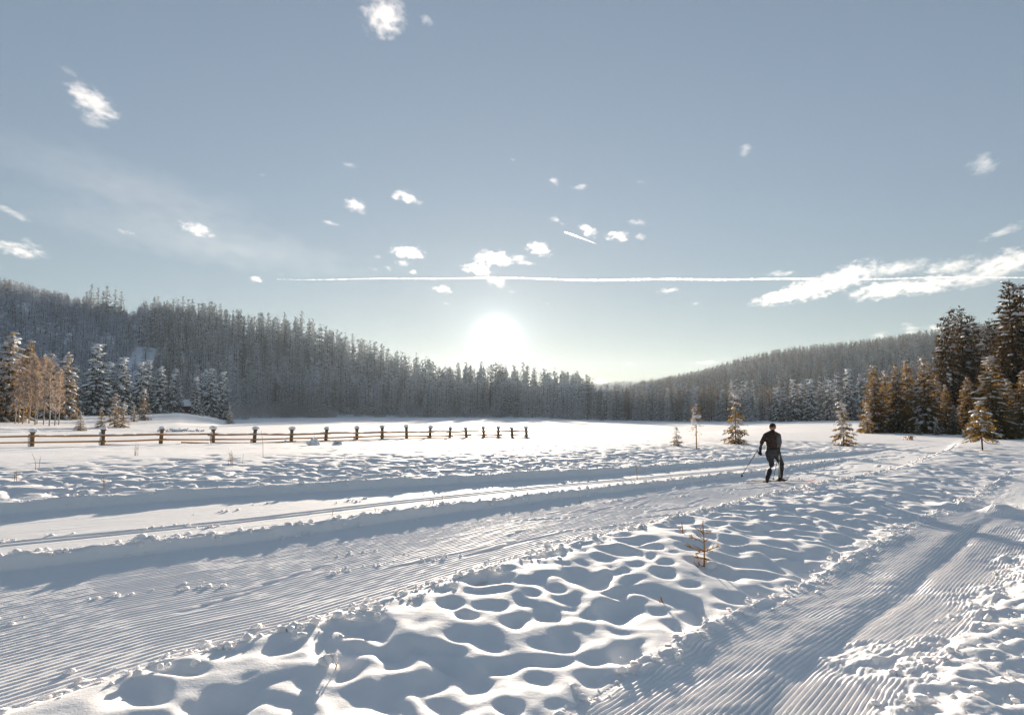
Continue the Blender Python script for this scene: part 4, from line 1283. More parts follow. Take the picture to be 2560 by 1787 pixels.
stems(1432, 1070, 0.1, 0.48, 1, 'tall single dry stem standing upright between the two lanes', 1, thick=0.012)
stems(965, 1117, 0.18, 0.10, 7, 'yellow grass tuft on the crest between the lanes', 2, 0.07)
stems(994, 1113, 0.18, 0.22, 2, 'thin upright grass blade next to the yellow tuft', 3)
stems(846, 1137, 0.18, 0.13, 2, 'forked dry grass blade on the lane crest', 4)
stems(743, 1144, 0.18, 0.12, 1, 'short grass blade on the lane crest, farther from the skier', 5)
stems(228, 1088, 0.4, 0.6, 4, 'dry weed stalks in the trodden snow before the fence', 6, 0.10, 'dry_weed', 'weed', 0.006)
stems(530, 1037, 0.35, 0.6, 7, 'bare spreading twigs on the field before the fence', 7, 0.3, 'dry_weed', 'weed', 0.006)
stems(36, 1068, 0.4, 0.35, 2, 'short dry stalk at the picture edge in the trodden snow', 8, 0.1, 'dry_weed', 'weed', 0.010)
stems(303, 1020, 0.3, 0.6, 4, 'pale dry stalks on smooth snow below the third fence post', 9, 0.12, 'dry_weed', 'weed', 0.010)
stems(80, 1050, 0.35, 0.55, 3, 'faint dry stalks on the smooth snow near the first post', 12, 0.12, 'dry_weed', 'weed', 0.008)
stems(590, 1026, 0.3, 1.1, 1, 'thin tall dry stalk alone before the fence', 10, 0.02, 'dry_weed', 'weed', 0.010)
stems(1300, 1120, 0.1, 0.12, 1, 'orange stub on the skating lane', 15, 0.02, thick=0.01)
# snow covered bent twig in the near bank
q = random.Random(2)
x, y = ground_at(750, 1478, 0.16); z = gz(x, y)
o = empty('bent_twig', (x, y, z - 0.03), 'bent twig under a hood of snow in the near bank', 'twig')
g = Geo(); tube(g, [(0.0, 0, -0.05), (0.015, 0, 0.05), (-0.005, 0, 0.12)], [0.005, 0.005, 0.003], 5); tube(g, [(0.012, 0, 0.04), (0.03, -0.01, 0.08)], [0.004, 0.002], 5)
link('stem', g.mesh('stem', [M['straw']]), o)
g = Geo(); blob(g, (-0.045, 0, 0.105), (0.055, 0.04, 0.045), q, 0.3); blob(g, (-0.085, 0, 0.07), (0.05, 0.04, 0.05), q, 0.3); blob(g, (-0.005, 0, 0.10), (0.025, 0.025, 0.045), q, 0.3)
link('snow', g.mesh('snow', [M['snow']], True), o)
# snow covered little bushes before the fence
for u, v, w, h, lb, sd in ((703, 998, 0.75, 0.75, 'snow buried bush with a stalk on top before the fence', 1), (757, 998, 0.6, 0.42, 'smaller snow buried bush next to the larger one', 2), (640, 985, 0.3, 0.3, 'tiny snow tuft below the fence rail', 4)):
    q = random.Random(sd); x, y = ground_at(u, v, -0.05); z = gz(x, y)
    o = empty('snowy_bush', (x, y, z - 0.05), lb, 'bush')
    g = Geo()
    for k in range(9):
        a = q.uniform(0, 6.28); rr_ = w * 0.4 * q.random()
        blob(g, (math.cos(a) * rr_, math.sin(a) * rr_, h * q.uniform(0.1, 0.65) * (1 - rr_ / w)), (w * q.uniform(0.14, 0.3),) * 2 + (h * q.uniform(0.18, 0.35),), q, 0.35)
    link('snow', g.mesh('snow', [M['cap']], True), o)['kind'] = 'stuff'
    L_ = Leaves()
    for k in range(90):
        a = q.uniform(0, 6.28); rr_ = w * 0.5 * q.random()
        L_.add([[math.cos(a) * rr_, math.sin(a) * rr_, h * q.uniform(0, 0.6)]], unit(np.array([[math.cos(a), math.sin(a), q.uniform(-0.3, 1.0)]])), [q.uniform(0.1, 0.3) * w], [0.03], [[q.uniform(-1, 1), 0.2, 1]])
    gg = Geo(); L_.geo(gg); tube(gg, [(0, 0, h * 0.5), (0.03, 0, h * 1.25)], [0.012, 0.006], 4)
    link('twigs', gg.mesh('twigs', [M['needle_gold']]), o)
# drift with branches on the meadow under the hut
for u, v, w, lb, sd in ((388, 936, 1.8, 'snow capped brush pile on the meadow below the hut', 11), (405, 932, 1.2, 'smaller brush tuft at the end of the brush pile', 12), (436, 938, 1.6, 'low snow drift with a log on the meadow', 13)):
    q = random.Random(sd); x, y, z = ground_for(u, 112)
    o = empty('brush_pile', (x, y, z - 0.1), lb, 'brush')
    g = Geo(); gg = Geo()
    for k in range(8):
        blob(g, (q.uniform(-w, w), q.uniform(-0.5, 0.5), q.uniform(0.1, 0.5)), (q.uniform(0.2, 0.5), 0.3, q.uniform(0.12, 0.3)), q, 0.3)
    for k in range(12):
        a = q.uniform(-0.9, 0.9); xx = q.uniform(-w, w)
        tube(gg, [(xx, q.uniform(-0.3, 0.3), 0), (xx + math.sin(a), 0, 0.9 * math.cos(a) * q.uniform(0.5, 1))], [0.05, 0.02], 4)
    link('snow', g.mesh('snow', [M['cap']], True), o)['kind'] = 'stuff'; link('branches', gg.mesh('branches', [M['larch']]), o)
# orange clump beyond the trail and the fallen branch under the bare stemmed golden spruce
x, y = ground_at(2038, 989, 0.0); q = random.Random(3)
g = Geo(); z = gz(x, y)
for k in range(16):
    xx = q.uniform(-0.4, 0.4); tube(g, [(xx, q.uniform(-0.1, 0.1), -0.02), (xx + q.uniform(-0.15, 0.15), 0, q.uniform(0.15, 0.32)), (xx + q.uniform(-0.25, 0.25), 0, q.uniform(0.12, 0.3))], [0.03, 0.025, 0.01], 4)
m_, t_, p_, _ = mat('rust_orange'); p_.inputs['Base Color'].default_value = (0.45, 0.14, 0.02, 1)
tag(link('orange_brush', g.mesh('orange_brush', [m_]), loc=(x, y, z)), 'low rust orange brush on the snow beyond the trail bend', 'brush')
x, y = ground_at(2215, 999, 0.1); z = gz(x, y); g = Geo()
tube(g, [(-0.5, 0, 0.45), (0.0, 0, 0.12), (0.75, 0, 0.04)], [0.02, 0.025, 0.015], 5)
for k in range(7): tube(g, [(-0.3 + 0.14 * k, 0, 0.3 - 0.04 * k), (-0.1 + 0.16 * k, q.uniform(-.2, .2), 0.42 - 0.05 * k + q.uniform(-.2, .1))], [0.012, 0.005], 4)
tag(link('fallen_branch', g.mesh('fallen_branch', [M['bark']]), loc=(x, y, z)), 'dry branch lying against the bare stemmed golden spruce', 'branch')

# ------------------------------------------------------------------ the rail fence
FP = [(-150, 1003), (-75, 1001), (72, 998), (230, 998), (360, 993), (478, 990), (570, 990), (653, 988), (730, 986), (800, 983), (857, 982), (912, 980), (964, 978), (1008, 978), (1046, 978), (1085, 977), (1117, 978), (1149, 979), (1181, 980)]
P_ = [(-47.0, 46.0), (-41.0, 47.4)] + [ground_at(u, v, -0.2) for u, v in FP[2:]]
FR = empty('rail_fence', (P_[2][0], P_[2][1], 0), 'long weathered wooden rail fence with snow capped posts crossing the field', 'fence')
ox, oy = P_[2][0], P_[2][1]
fz = [gz(x, y) for x, y in P_]
for i, (x, y) in enumerate(P_):
    q = random.Random(100 + i)
    h = 1.08 + q.uniform(-0.06, 0.06) if i < 14 else 0.95 + q.uniform(-0.05, 0.05)
    g = Geo(); lx, ly = q.uniform(-0.11, 0.11), q.uniform(-0.06, 0.06)
    tube(g, [(0, 0, -0.3), (lx * 0.5, ly * 0.5, h * 0.5), (lx, ly, h)], [0.155, 0.145, 0.135], 9)
    tube(g, [(lx - 0.02, ly, h - 0.09), (lx, ly, h + 0.035)], [0.14, 0.25], 9)         # flared top plate
    p = link('post', g.mesh('post', [M['post']], False), FR, (x - ox, y - oy, fz[i]))
    g = Geo(); cs_ = q.uniform(0.75, 1.15); blob(g, (lx + q.uniform(-0.05, 0.03), ly, h + 0.05), (0.30 * cs_, 0.27, 0.25 * cs_ * q.uniform(0.7, 1.15)), q, 0.22, 2, flat=-0.1)
    link('snow_cap', g.mesh('snow_cap', [M['cap']], True), p)
    g = Geo()
    for k in range(3 if i in (2, 3, 5) else 1):
        blob(g, (-0.13 + q.uniform(-.04, .04), -0.04, h * (0.12 + 0.3 * k)), (0.15, 0.14, 0.18), q, 0.3)
    if i in (2, 3, 5) or i % 3 == 0: link('snow_clump', g.mesh('snow_clump', [M['cap']], True), p)
for i in range(len(P_) - 1):
    a, b = Vector((*P_[i], fz[i])), Vector((*P_[i + 1], fz[i + 1]))
    d = (b - a); L = d.length; d.normalize()
    q = random.Random(300 + i)
    nr = 2 if i < 5 else 3
    for k, hh in enumerate((0.30, 0.68, 0.03) if nr == 3 else (0.30, 0.72)):
        e0, e1 = q.uniform(0.2, 0.5), q.uniform(0.2, 0.5)
        if i == 3 and k == 1: e0 = 1.6
        off = Vector((-d.y, d.x, 0)) * (0.16 * (1 if (i + k) % 2 else -1))
        p0 = a - d * e0 + Vector((0, 0, hh + q.uniform(-0.05, 0.05))) + off
        p1 = b + d * e1 + Vector((0, 0, hh + q.uniform(-0.05, 0.05))) + off
        mid_ = (p0 + p1) / 2 - Vector((0, 0, 0.03 * q.random()))
        g = Geo(); tube(g, [p0 - Vector((ox, oy, 0)), mid_ - Vector((ox, oy, 0)), p1 - Vector((ox, oy, 0))], [0.06, 0.068, 0.075] if q.random() < 0.5 else [0.078, 0.066, 0.055], 6)
        rl = link('rail', g.mesh('rail', [M['rail']], False), FR)
        if k == 1:
            g = Geo()
            for m in range(7):
                t = q.random(); c = p0 + (p1 - p0) * t - Vector((ox, oy, -0.055))
                tube(g, [c - d * q.uniform(0.2, 0.6), c, c + d * q.uniform(0.2, 0.6)], [0.02, 0.045, 0.02], 5)
            link('snow', g.mesh('snow', [M['cap']], True), rl)['kind'] = 'stuff'
for i, u0 in ((3, 1.2), (5, -1.4)):           # loose planks sticking out low beside posts
    x, y = P_[i]; g = Geo(); box(g, (0, 0, 0), (2.3, 0.06, 0.12), Matrix.Rotation(0.03, 3, 'Y'))
    link('plank', g.mesh('plank', [M['rail']]), FR, (x - ox + u0, y - oy - 0.2, fz[i] + (0.02 if i == 3 else 0.04)))
# short rail fence among the golden spruces
x0, y0 = ground_at(2262, 971, 0.2); x1, y1 = ground_at(2330, 974, 0.2)
fr2 = empty('rail_fence', (x0, y0, gz(x0, y0)), 'short dark rail fence at the picture edge among golden spruces', 'fence')
for k in range(4):
    t = k / 3; g = Geo(); tube(g, [(0, 0, -0.2), (0, 0, 1.1)], [0.08, 0.07], 7); link('post', g.mesh('post', [M['post']]), fr2, ((x1 - x0) * t, (y1 - y0) * t, 0))
for hh in (0.35, 0.65, 0.95):
    g = Geo(); box(g, ((x1 - x0) / 2, (y1 - y0) / 2, hh), (math.hypot(x1 - x0, y1 - y0) + 0.6, 0.05, 0.13), Matrix.Rotation(math.atan2(y1 - y0, x1 - x0), 3, 'Z'))
    link('rail', g.mesh('rail', [M['bark']]), fr2)


# ------------------------------------------------------------------ huts
def hut(u, r, w, dpt, hw, hr, label, rz, drop=0.0):
    x, y, z = ground_for(u, r)
    if r > 300: z = max(z, -0.5)
    o = empty('log_hut', (x, y, z - drop), label, 'hut', rz=rz)
    g_ = Geo()
    n = 8
    for k in range(n):
        t = link('log', None or log_mesh(w, dpt, hw / n), o, (0, 0, hw / n * (k + 0.5)))
    g_ = Geo(); box(g_, (0, -dpt / 2 - 0.13, hw * 0.45), (w * 0.28, 0.1, hw * 0.8)); link('door', g_.mesh('door', [M['bark']]), o)
    g_ = Geo()
    e = 0.5
    v = [(-w / 2 - e, -dpt / 2 - e, hw - 0.1), (w / 2 + e, -dpt / 2 - e, hw - 0.1), (w / 2 + e, dpt / 2 + e, hw - 0.1), (-w / 2 - e, dpt / 2 + e, hw - 0.1), (-w / 2 - e, 0, hw + hr), (w / 2 + e, 0, hw + hr)]
    g_.add(v, [(0, 1, 5, 4), (2, 3, 4, 5), (0, 3, 2, 1)], [(0, 4, 3), (1, 2, 5)])
    rf = link('roof', g_.mesh('roof', [M['hut']]), o)
    g_ = Geo()
    m = 10
    Xs = np.linspace(-w / 2 - e - 0.12, w / 2 + e + 0.12, m); Ts = np.linspace(-1, 1, 11)
    XX, TT = np.meshgrid(Xs, Ts, indexing='ij')
    edge_ = (1 - np.abs(TT) ** 6) * (1 - np.abs(XX / (w / 2 + e + 0.13)) ** 8)
    ZZ = hw - 0.1 + hr * (1 - np.abs(TT)) * 1.0 + 0.06 + 0.5 * edge_ + 0.1 * vn(XX, TT * 3, 7)
    me = grid_mesh('roof_snow', XX, TT * (dpt / 2 + e + 0.1), ZZ, M['cap'])
    link('snow', me, rf)


_logs = {}


def log_mesh(w, d, t):
    k = (w, d, t)
    if k not in _logs:
        g_ = Geo(); r_ = t * 0.52
        for y_ in (-d / 2, d / 2): tube(g_, [(-w / 2 - 0.15, y_, 0), (w / 2 + 0.15, y_, 0)], [r_, r_], 7)
        for x_ in (-w / 2, w / 2): tube(g_, [(x_, -d / 2 - 0.15, t * 0.5), (x_, d / 2 + 0.15, t * 0.5)], [r_, r_], 7)
        _logs[k] = g_.mesh('log', [M['hut']])
    return _logs[k]


hut(412, 222, 4.6, 4, 2.0, 1.6, 'dark log hut under deep snow between shaded spruces', 0.2)
hut(1166, 432, 6, 4, 1.8, 1.5, 'faint snow roofed hut on the far shore below the sun', -0.2)
hut(1186, 430, 4, 3, 1.4, 1.0, 'smaller low hut beside the faint one on the far shore', 0.1)

# ------------------------------------------------------------------ the skier
def cloth(name, build):
    m, t, p, out = mat(name); p.inputs['Roughness'].default_value = 0.75; p.inputs['Specular IOR Level'].default_value = 0.3
    build(t, p); return m


def zramp(t, p, stops):
    tcn = t.nodes.new('ShaderNodeTexCoord'); sx = t.nodes.new('ShaderNodeSeparateXYZ'); mr = t.nodes.new('ShaderNodeMapRange'); cr = t.nodes.new('ShaderNodeValToRGB')
    t.links.new(tcn.outputs['Object'], sx.inputs[0]); t.links.new(sx.outputs[2], mr.inputs[0])
    mr.inputs[1].default_value = 0; mr.inputs[2].default_value = 2.0
    t.links.new(mr.outputs[0], cr.inputs[0])
    e = cr.color_ramp.elements
    while len(e) > 1: e.remove(e[-1])
    e[0].position, e[0].color = stops[0][0], (*stops[0][1], 1)
    for pos, c in stops[1:]:
        n = e.new(pos); n.color = (*c, 1)
    t.links.new(cr.outputs[0], p.inputs['Base Color'])


def quilt(t, p):
    p.inputs['Base Color'].default_value = (0.045, 0.026, 0.018, 1)
    tcn = t.nodes.new('ShaderNodeTexCoord'); w = t.nodes.new('ShaderNodeTexWave'); w.bands_direction = 'Z'; w.inputs['Scale'].default_value = 5.5; w.inputs['Distortion'].default_value = 0.6
    b = t.nodes.new('ShaderNodeBump'); b.inputs['Distance'].default_value = 0.02; b.inputs['Strength'].default_value = 0.8
    t.links.new(tcn.outputs['Object'], w.inputs['Vector']); t.links.new(w.outputs['Fac'], b.inputs['Height']); t.links.new(b.outputs[0], p.inputs['Normal'])


def flat(c):
    def f(t, p): p.inputs['Base Color'].default_value = (*c, 1)
    return f


m_jacket = cloth('quilted_jacket', quilt)
m_sleeve = cloth('grey_sleeve', flat((0.085, 0.083, 0.08)))
m_pants = cloth('ski_trousers', lambda t, p: zramp(t, p, [(0.0, (0.012, 0.012, 0.014)), (0.30, (0.016, 0.016, 0.02)), (0.38, (0.028, 0.03, 0.036)), (1.0, (0.04, 0.043, 0.05))]))
m_hat = cloth('knit_hat', flat((0.014, 0.012, 0.012)))
m_band = cloth('orange_band', flat((0.65, 0.22, 0.02)))
m_skin = cloth('skin', flat((0.55, 0.30, 0.19)))
m_glove = cloth('glove_leather', flat((0.015, 0.014, 0.014)))
m_pipe = cloth('white_piping', flat((0.75, 0.75, 0.75)))
m_ski = cloth('ski_black', flat((0.03, 0.03, 0.035)))
m_skitip = cloth('ski_red', flat((0.5, 0.06, 0.02)))
m_pole = cloth('pole_dark', flat((0.03, 0.025, 0.025)))

kx, ky = ground_at(1734, 1083.5, 0.0)
KZ = gz(kx, ky)
YAW = -math.atan2(kx, ky)
sk = empty('person', (kx, ky, KZ), 'cross country skier in dark quilted jacket and hat seen from behind, mid stride', 'person', rz=YAW)


def J(u, v, y=0.0):
    return Vector(((u - 950) * 1.674e-3, y, (1345 - v) * 1.674e-3 - 0.103 * y))


def limb(g, pts, rad, seg=10):
    v, f = ico(2)
    tube(g, pts, rad, seg)
    for p, r_ in zip(pts, rad): g.add(v * r_ + np.array(p), None, f)


def ell(g, c, s):
    v, f = ico(3); g.add(v * np.array(s) + np.array(c), None, f)


def remeshed(name, g, material, parent, vox=0.014, it=6):
    o = link(name, g.mesh(name, [material], True), parent)
    r_ = o.modifiers.new('skin', 'REMESH'); r_.mode = 'VOXEL'; r_.voxel_size = vox; r_.use_smooth_shade = True
    s_ = o.modifiers.new('soft', 'SMOOTH'); s_.factor = 0.5; s_.iterations = it
    return o


head = J(968, 328, 0.20); neck = J(962, 405, 0.15); chest = J(945, 520, 0.10); waist = J(950, 690, 0.0); pelvis = J(945, 770, -0.02)
shl, shr = J(846, 478, 0.12), J(1058, 478, 0.14)
ell_l, wrl, hal = J(775, 610, 0.04), J(748, 735, 0.02), J(741, 805, 0.02)
elr, wrr, har = J(1078, 600, 0.10), J(1062, 720, 0.14), J(1064, 785, 0.15)
hil, hir = J(893, 800, 0.0), J(1012, 800, 0.02)
knl, anl = J(930, 1010, 0.17), J(850, 1262, -0.03)
knr, anr = J(1100, 985, 0.40), J(1072, 1242, 0.50)
tol, tor = J(862, 1322, 0.16), J(1150, 1288, 0.62)
# body, a little thinner than the clothes over it
g = Geo()
limb(g, [pelvis, waist, chest, (shl + shr) / 2], [0.135, 0.125, 0.15, 0.12]); limb(g, [(shl + shr) / 2, neck, head - Vector((0, 0, 0.05))], [0.09, 0.058, 0.058])
limb(g, [shl, shr], [0.07, 0.07])
for a_, b_, c_, d_ in ((shl, ell_l, wrl, hal), (shr, elr, wrr, har)): limb(g, [a_, b_, c_, d_], [0.058, 0.044, 0.032, 0.034])
for a_, b_, c_, d_ in ((hil, knl, anl, tol), (hir, knr, anr, tor)): limb(g, [a_, (a_ * 0.6 + b_ * 0.4), b_, (b_ * 0.6 + c_ * 0.4), c_], [0.085, 0.08, 0.055, 0.055, 0.038]); limb(g, [c_, d_ - Vector((0, 0, -0.02))], [0.035, 0.03])
ell(g, head, (0.075, 0.095, 0.115)); ell(g, head + Vector((0.0, 0.02, -0.06)), (0.06, 0.075, 0.06))
for sx_ in (-1, 1): ell(g, head + Vector((0.078 * sx_, 0.0, -0.025)), (0.014, 0.022, 0.032))
ell(g, head + Vector((0.02, 0.10, -0.02)), (0.014, 0.022, 0.022)); ell(g, head + Vector((0.015, 0.08, -0.065)), (0.03, 0.02, 0.01))
remeshed('body', g, m_skin, sk, 0.011, 3)
g = Geo()
limb(g, [J(948, 722, -0.01), J(946, 660, 0.02), J(944, 560, 0.08), J(948, 480, 0.12)], [0.175, 0.172, 0.185, 0.165])
ell(g, J(905, 470, 0.13), (0.13, 0.12, 0.11)); ell(g, J(1000, 470, 0.13), (0.13, 0.12, 0.11)); limb(g, [J(952, 440, 0.14), J(965, 395, 0.16)], [0.10, 0.070])
limb(g, [shl, ell_l, wrl + Vector((0, 0, 0.02))], [0.080, 0.066, 0.048]); limb(g, [J(965, 420, 0.15), shl], [0.07, 0.06]); limb(g, [J(965, 420, 0.15), shr], [0.07, 0.06])
jk = remeshed('jacket', g, m_jacket, sk, 0.014, 5)
g = Geo(); tube(g, [J(947, 731, -0.01), J(947, 716, -0.01)], [0.181, 0.183], 24); link('hem', g.mesh('hem', [m_hat], True), jk)
g = Geo(); limb(g, [shr + Vector((0.0, -0.02, 0.0)), elr, wrr + Vector((0, 0, 0.02))], [0.086, 0.072, 0.05]); limb(g, [J(1046, 520, 0.03), J(1044, 650, -0.01)], [0.07, 0.07])
sl = remeshed('sleeve', g, m_sleeve, sk, 0.014, 5); sl['label'] = 'grey sleeve and side panel'
g = Geo()
limb(g, [J(945, 705, 0.0), J(945, 765, -0.01)], [0.168, 0.172])
for a_, b_, c_ in ((hil, knl, anl), (hir, knr, anr)): limb(g, [a_, a_ * 0.55 + b_ * 0.45, b_, b_ * 0.55 + c_ * 0.45, c_], [0.122, 0.108, 0.083, 0.080, 0.066])
tr_ = remeshed('trousers', g, m_pants, sk, 0.014, 4)
for pts_, o_ in (([J(1062, 840, -0.06), J(1062, 1000, 0.28), J(1068, 1230, 0.42)], 0), ([J(1140, 1090, 0.36), J(1118, 1220, 0.42)], 0), ([J(832, 1130, -0.02), J(826, 1210, -0.10)], 0), ([J(848, 790, -0.06), J(862, 900, 0.02), J(884, 1000, 0.10)], 0)):
    g = Geo(); tube(g, pts_, [0.009] * len(pts_), 5); link('piping', g.mesh('piping', [m_pipe], True), tr_)
g = Geo(); ell(g, head + Vector((0, -0.005, 0.045)), (0.098, 0.112, 0.085)); tube(g, [head + Vector((0, -0.008, -0.02)), head + Vector((0, -0.005, 0.05))], [0.099, 0.10], 20)
ht = remeshed('hat', g, m_hat, sk, 0.009, 3)
g = Geo(); tube(g, [head + Vector((0, -0.007, 0.004)), head + Vector((0, -0.006, 0.022))], [0.1035, 0.1035], 24); link('band', g.mesh('band', [m_band], True), ht)
for wr_, ha_, el_ in ((wrl, hal, ell_l), (wrr, har, elr)):
    g = Geo(); d = (ha_ - wr_).normalized(); s_ = Vector((1, 0, 0)) - d * d.x; s_.normalize(); f_ = d.cross(s_)
    limb(g, [wr_ - d * 0.05, wr_ + d * 0.02], [0.050, 0.043]); limb(g, [wr_ + d * 0.03, ha_ + d * 0.02], [0.040, 0.045])
    for k, ln in enumerate((0.062, 0.072, 0.068, 0.052)):       # fingers closed round the grip
        b0 = ha_ + d * 0.03 + f_ * (0.028 * (k - 1.5)); b1 = b0 + d * ln * 0.5 + s_ * 0.012; b2 = b1 + s_ * ln * 0.55 - d * 0.012; b3 = b2 - d * ln * 0.45
        limb(g, [b0, b1, b2, b3], [0.0135, 0.013, 0.012, 0.011], 6)
    b0 = wr_ + d * 0.045 + f_ * 0.04; limb(g, [b0, b0 + f_ * 0.025 + d * 0.035 + s_ * 0.02, b0 + d * 0.06 + s_ * 0.045], [0.015, 0.014, 0.011], 6)
    remeshed('glove', g, m_glove, sk, 0.006, 2)
for an_, to_ in ((anl, tol), (anr, tor)):
    g = Geo(); d = (to_ - an_); d.z = 0; d.normalize()
    fl = Vector((to_.x, to_.y, 0.045)) - d * 0.02; hl = Vector((an_.x, an_.y, 0.05)) - d * 0.05
    limb(g, [an_ + Vector((0, 0, 0.05)), an_, hl + Vector((0, 0, 0.03))], [0.062, 0.058, 0.05]); limb(g, [hl, (hl + fl) / 2 + Vector((0, 0, 0.02)), fl], [0.042, 0.046, 0.036])
    remeshed('boot', g, m_glove, sk, 0.010, 3)


def world(p): return Matrix.Rotation(YAW, 4, 'Z') @ Vector(p) + Vector((kx, ky, KZ))


def ski(c, ang_, label):
    w = world(c); g_ = Geo()
    prof = [(-0.95, 0.02), (-0.80, 0.012), (-0.2, 0.018), (0.0, 0.026), (0.25, 0.018), (0.70, 0.010), (0.82, 0.022), (0.90, 0.05), (0.96, 0.085)]
    wd = [0.018, 0.022, 0.022, 0.022, 0.022, 0.023, 0.024, 0.019, 0.006]
    v = []; qd = []
    for (x_, z_), w_ in zip(prof, wd): v += [(x_, -w_, z_), (x_, w_, z_), (x_, w_, z_ + 0.012), (x_, -w_, z_ + 0.012)]
    for i in range(len(prof) - 1):
        for k in range(4): qd.append((i * 4 + k, i * 4 + (k + 1) % 4, i * 4 + 4 + (k + 1) % 4, i * 4 + 4 + k))
    qd += [(3, 2, 1, 0), tuple(len(v) - 4 + k for k in range(4))]
    g_.add(v[:24], qd[:20] + [(3, 2, 1, 0)]); o = empty('ski', (w.x, w.y, gz(w.x, w.y) + 0.012), label, 'ski', 'skis under the skier', YAW + ang_)
    link('board', g_.mesh('board', [m_ski]), o)
    g_ = Geo(); g_.add(v[20:], [tuple(np.array(q_) - 20) for q_ in qd[20:-2]] + [tuple(len(v) - 24 + k for k in range(4))]); link('tip', g_.mesh('tip', [m_skitip if 'red' in label else m_ski]), o)
    g_ = Geo(); box(g_, (0.06, 0, 0.05), (0.09, 0.05, 0.03)); box(g_, (-0.1, 0, 0.045), (0.22, 0.04, 0.012)); link('binding', g_.mesh('binding', [m_glove]), o)


ski((tol.x + 0.0, tol.y - 0.08, 0), R(52), 'cross country ski under the near boot, angled away along the trail')
ski((tor.x - 0.05, tor.y - 0.02, 0), R(14), 'cross country ski with red tip under the farther boot')


def pole(hand, top, tip, label):
    a_, b_, c_ = world(hand), world(top), world(tip)
    o = empty('ski_pole', a_, label, 'ski pole', 'poles of the skier')
    d = (c_ - a_).normalized(); g_ = Geo(); tube(g_, [b_ - a_, c_ - a_], [0.010, 0.007], 6); link('shaft', g_.mesh('shaft', [m_pole]), o)
    g_ = Geo(); tube(g_, [b_ - a_ - d * 0.01, d * 0.06], [0.017, 0.014], 7); link('grip', g_.mesh('grip', [m_glove]), o)
    g_ = Geo(); tube(g_, [c_ - a_ - d * 0.06, c_ - a_ - d * 0.045, c_ - a_ - d * 0.02], [0.01, 0.045, 0.012], 8); link('basket', g_.mesh('basket', [m_glove]), o)


pole(hal, J(690, 765, 0.09), J(418, 1248, -0.75), 'thin dark ski pole trailing backward from the lowered hand')
pole(har, J(1074, 745, 0.2), J(945, 1282, 0.25), 'ski pole hanging down behind the bent leg')

# ------------------------------------------------------------------ clouds and contrails, far beyond the hills
def cloud_material(name, gain, scale, thr=0.45, soft=1.0):
    m = bpy.data.materials.new(name); m.use_nodes = True
    t = m.node_tree; t.nodes.clear()
    out = t.nodes.new('ShaderNodeOutputMaterial'); v = t.nodes.new('ShaderNodeVolumePrincipled')
    v.inputs['Color'].default_value = (0.98, 0.98, 0.98, 1); v.inputs['Anisotropy'].default_value = 0.55
    t.links.new(v.outputs[0], out.inputs['Volume'])
    tcn = t.nodes.new('ShaderNodeTexCoord'); ln = t.nodes.new('ShaderNodeVectorMath'); ln.operation = 'LENGTH'
    t.links.new(tcn.outputs['Object'], ln.inputs[0])
    geo = t.nodes.new('ShaderNodeNewGeometry'); mp = t.nodes.new('ShaderNodeMapping'); mp.inputs['Scale'].default_value = (scale, scale * 0.7, scale * 1.7)
    t.links.new(geo.outputs['Position'], mp.inputs['Vector'])
    n = t.nodes.new('ShaderNodeTexNoise'); n.inputs['Scale'].default_value = 1.0; n.inputs['Detail'].default_value = 5; n.inputs['Roughness'].default_value = 0.62
    t.links.new(mp.outputs[0], n.inputs['Vector'])

    def mt(op, a, b, clamp=False):
        k = t.nodes.new('ShaderNodeMath'); k.operation = op; k.use_clamp = clamp
        for i, s in ((0, a), (1, b)):
            if isinstance(s, (int, float)): k.inputs[i].default_value = s
            else: t.links.new(s, k.inputs[i])
        return k.outputs[0]
    fall = mt('SUBTRACT', 1.0, ln.outputs['Value'], True)
    body = mt('ADD', mt('MULTIPLY', mt('SUBTRACT', n.outputs['Fac'], 0.5), 2.6 * soft), mt('SUBTRACT', fall, thr))
    dens = mt('MULTIPLY', mt('MULTIPLY', mt('MAXIMUM', body, 0.0), mt('MINIMUM', mt('MULTIPLY', fall, 4.0), 1.0)), gain)
    t.links.new(dens, v.inputs['Density'])
    return m


m_cloud = cloud_material('cloud', 0.0075, 1 / 50.0, 0.37)
m_thin = cloud_material('thin_cloud', 0.0037, 1 / 45.0, 0.35)
m_veil = cloud_material('cirrus', 0.00015, 1 / 160.0, 0.25, 0.5)
gb = Geo(); gv, gf = ico(3); gb.add(gv, None, gf)
cm = gb.mesh('cloud', [m_cloud]); cm2 = gb.mesh('thin_cloud', [m_thin]); cm3 = gb.mesh('cirrus', [m_veil])


def cloud(u, v, w, h, label, kind=0, dist=None, tilt=0.0, group=None):
    dist = dist or (3600 if v < 480 else 4600 if v < 700 else 7000)
    x, y, z = along(u, v, dist)
    o = bpy.data.objects.new('cloud', (cm, cm2, cm3)[kind]); COL.objects.link(o)
    pxm = math.sqrt(dist * dist + z * z) * K / 1650.0
    o.location = (x, y, z); o.scale = (w * pxm * 0.64, max(w, 2 * h) * pxm * 0.4, h * pxm * 0.74)
    o.rotation_euler = (0, tilt, -math.atan2(x, y))
    tag(o, label, 'cloud', group)


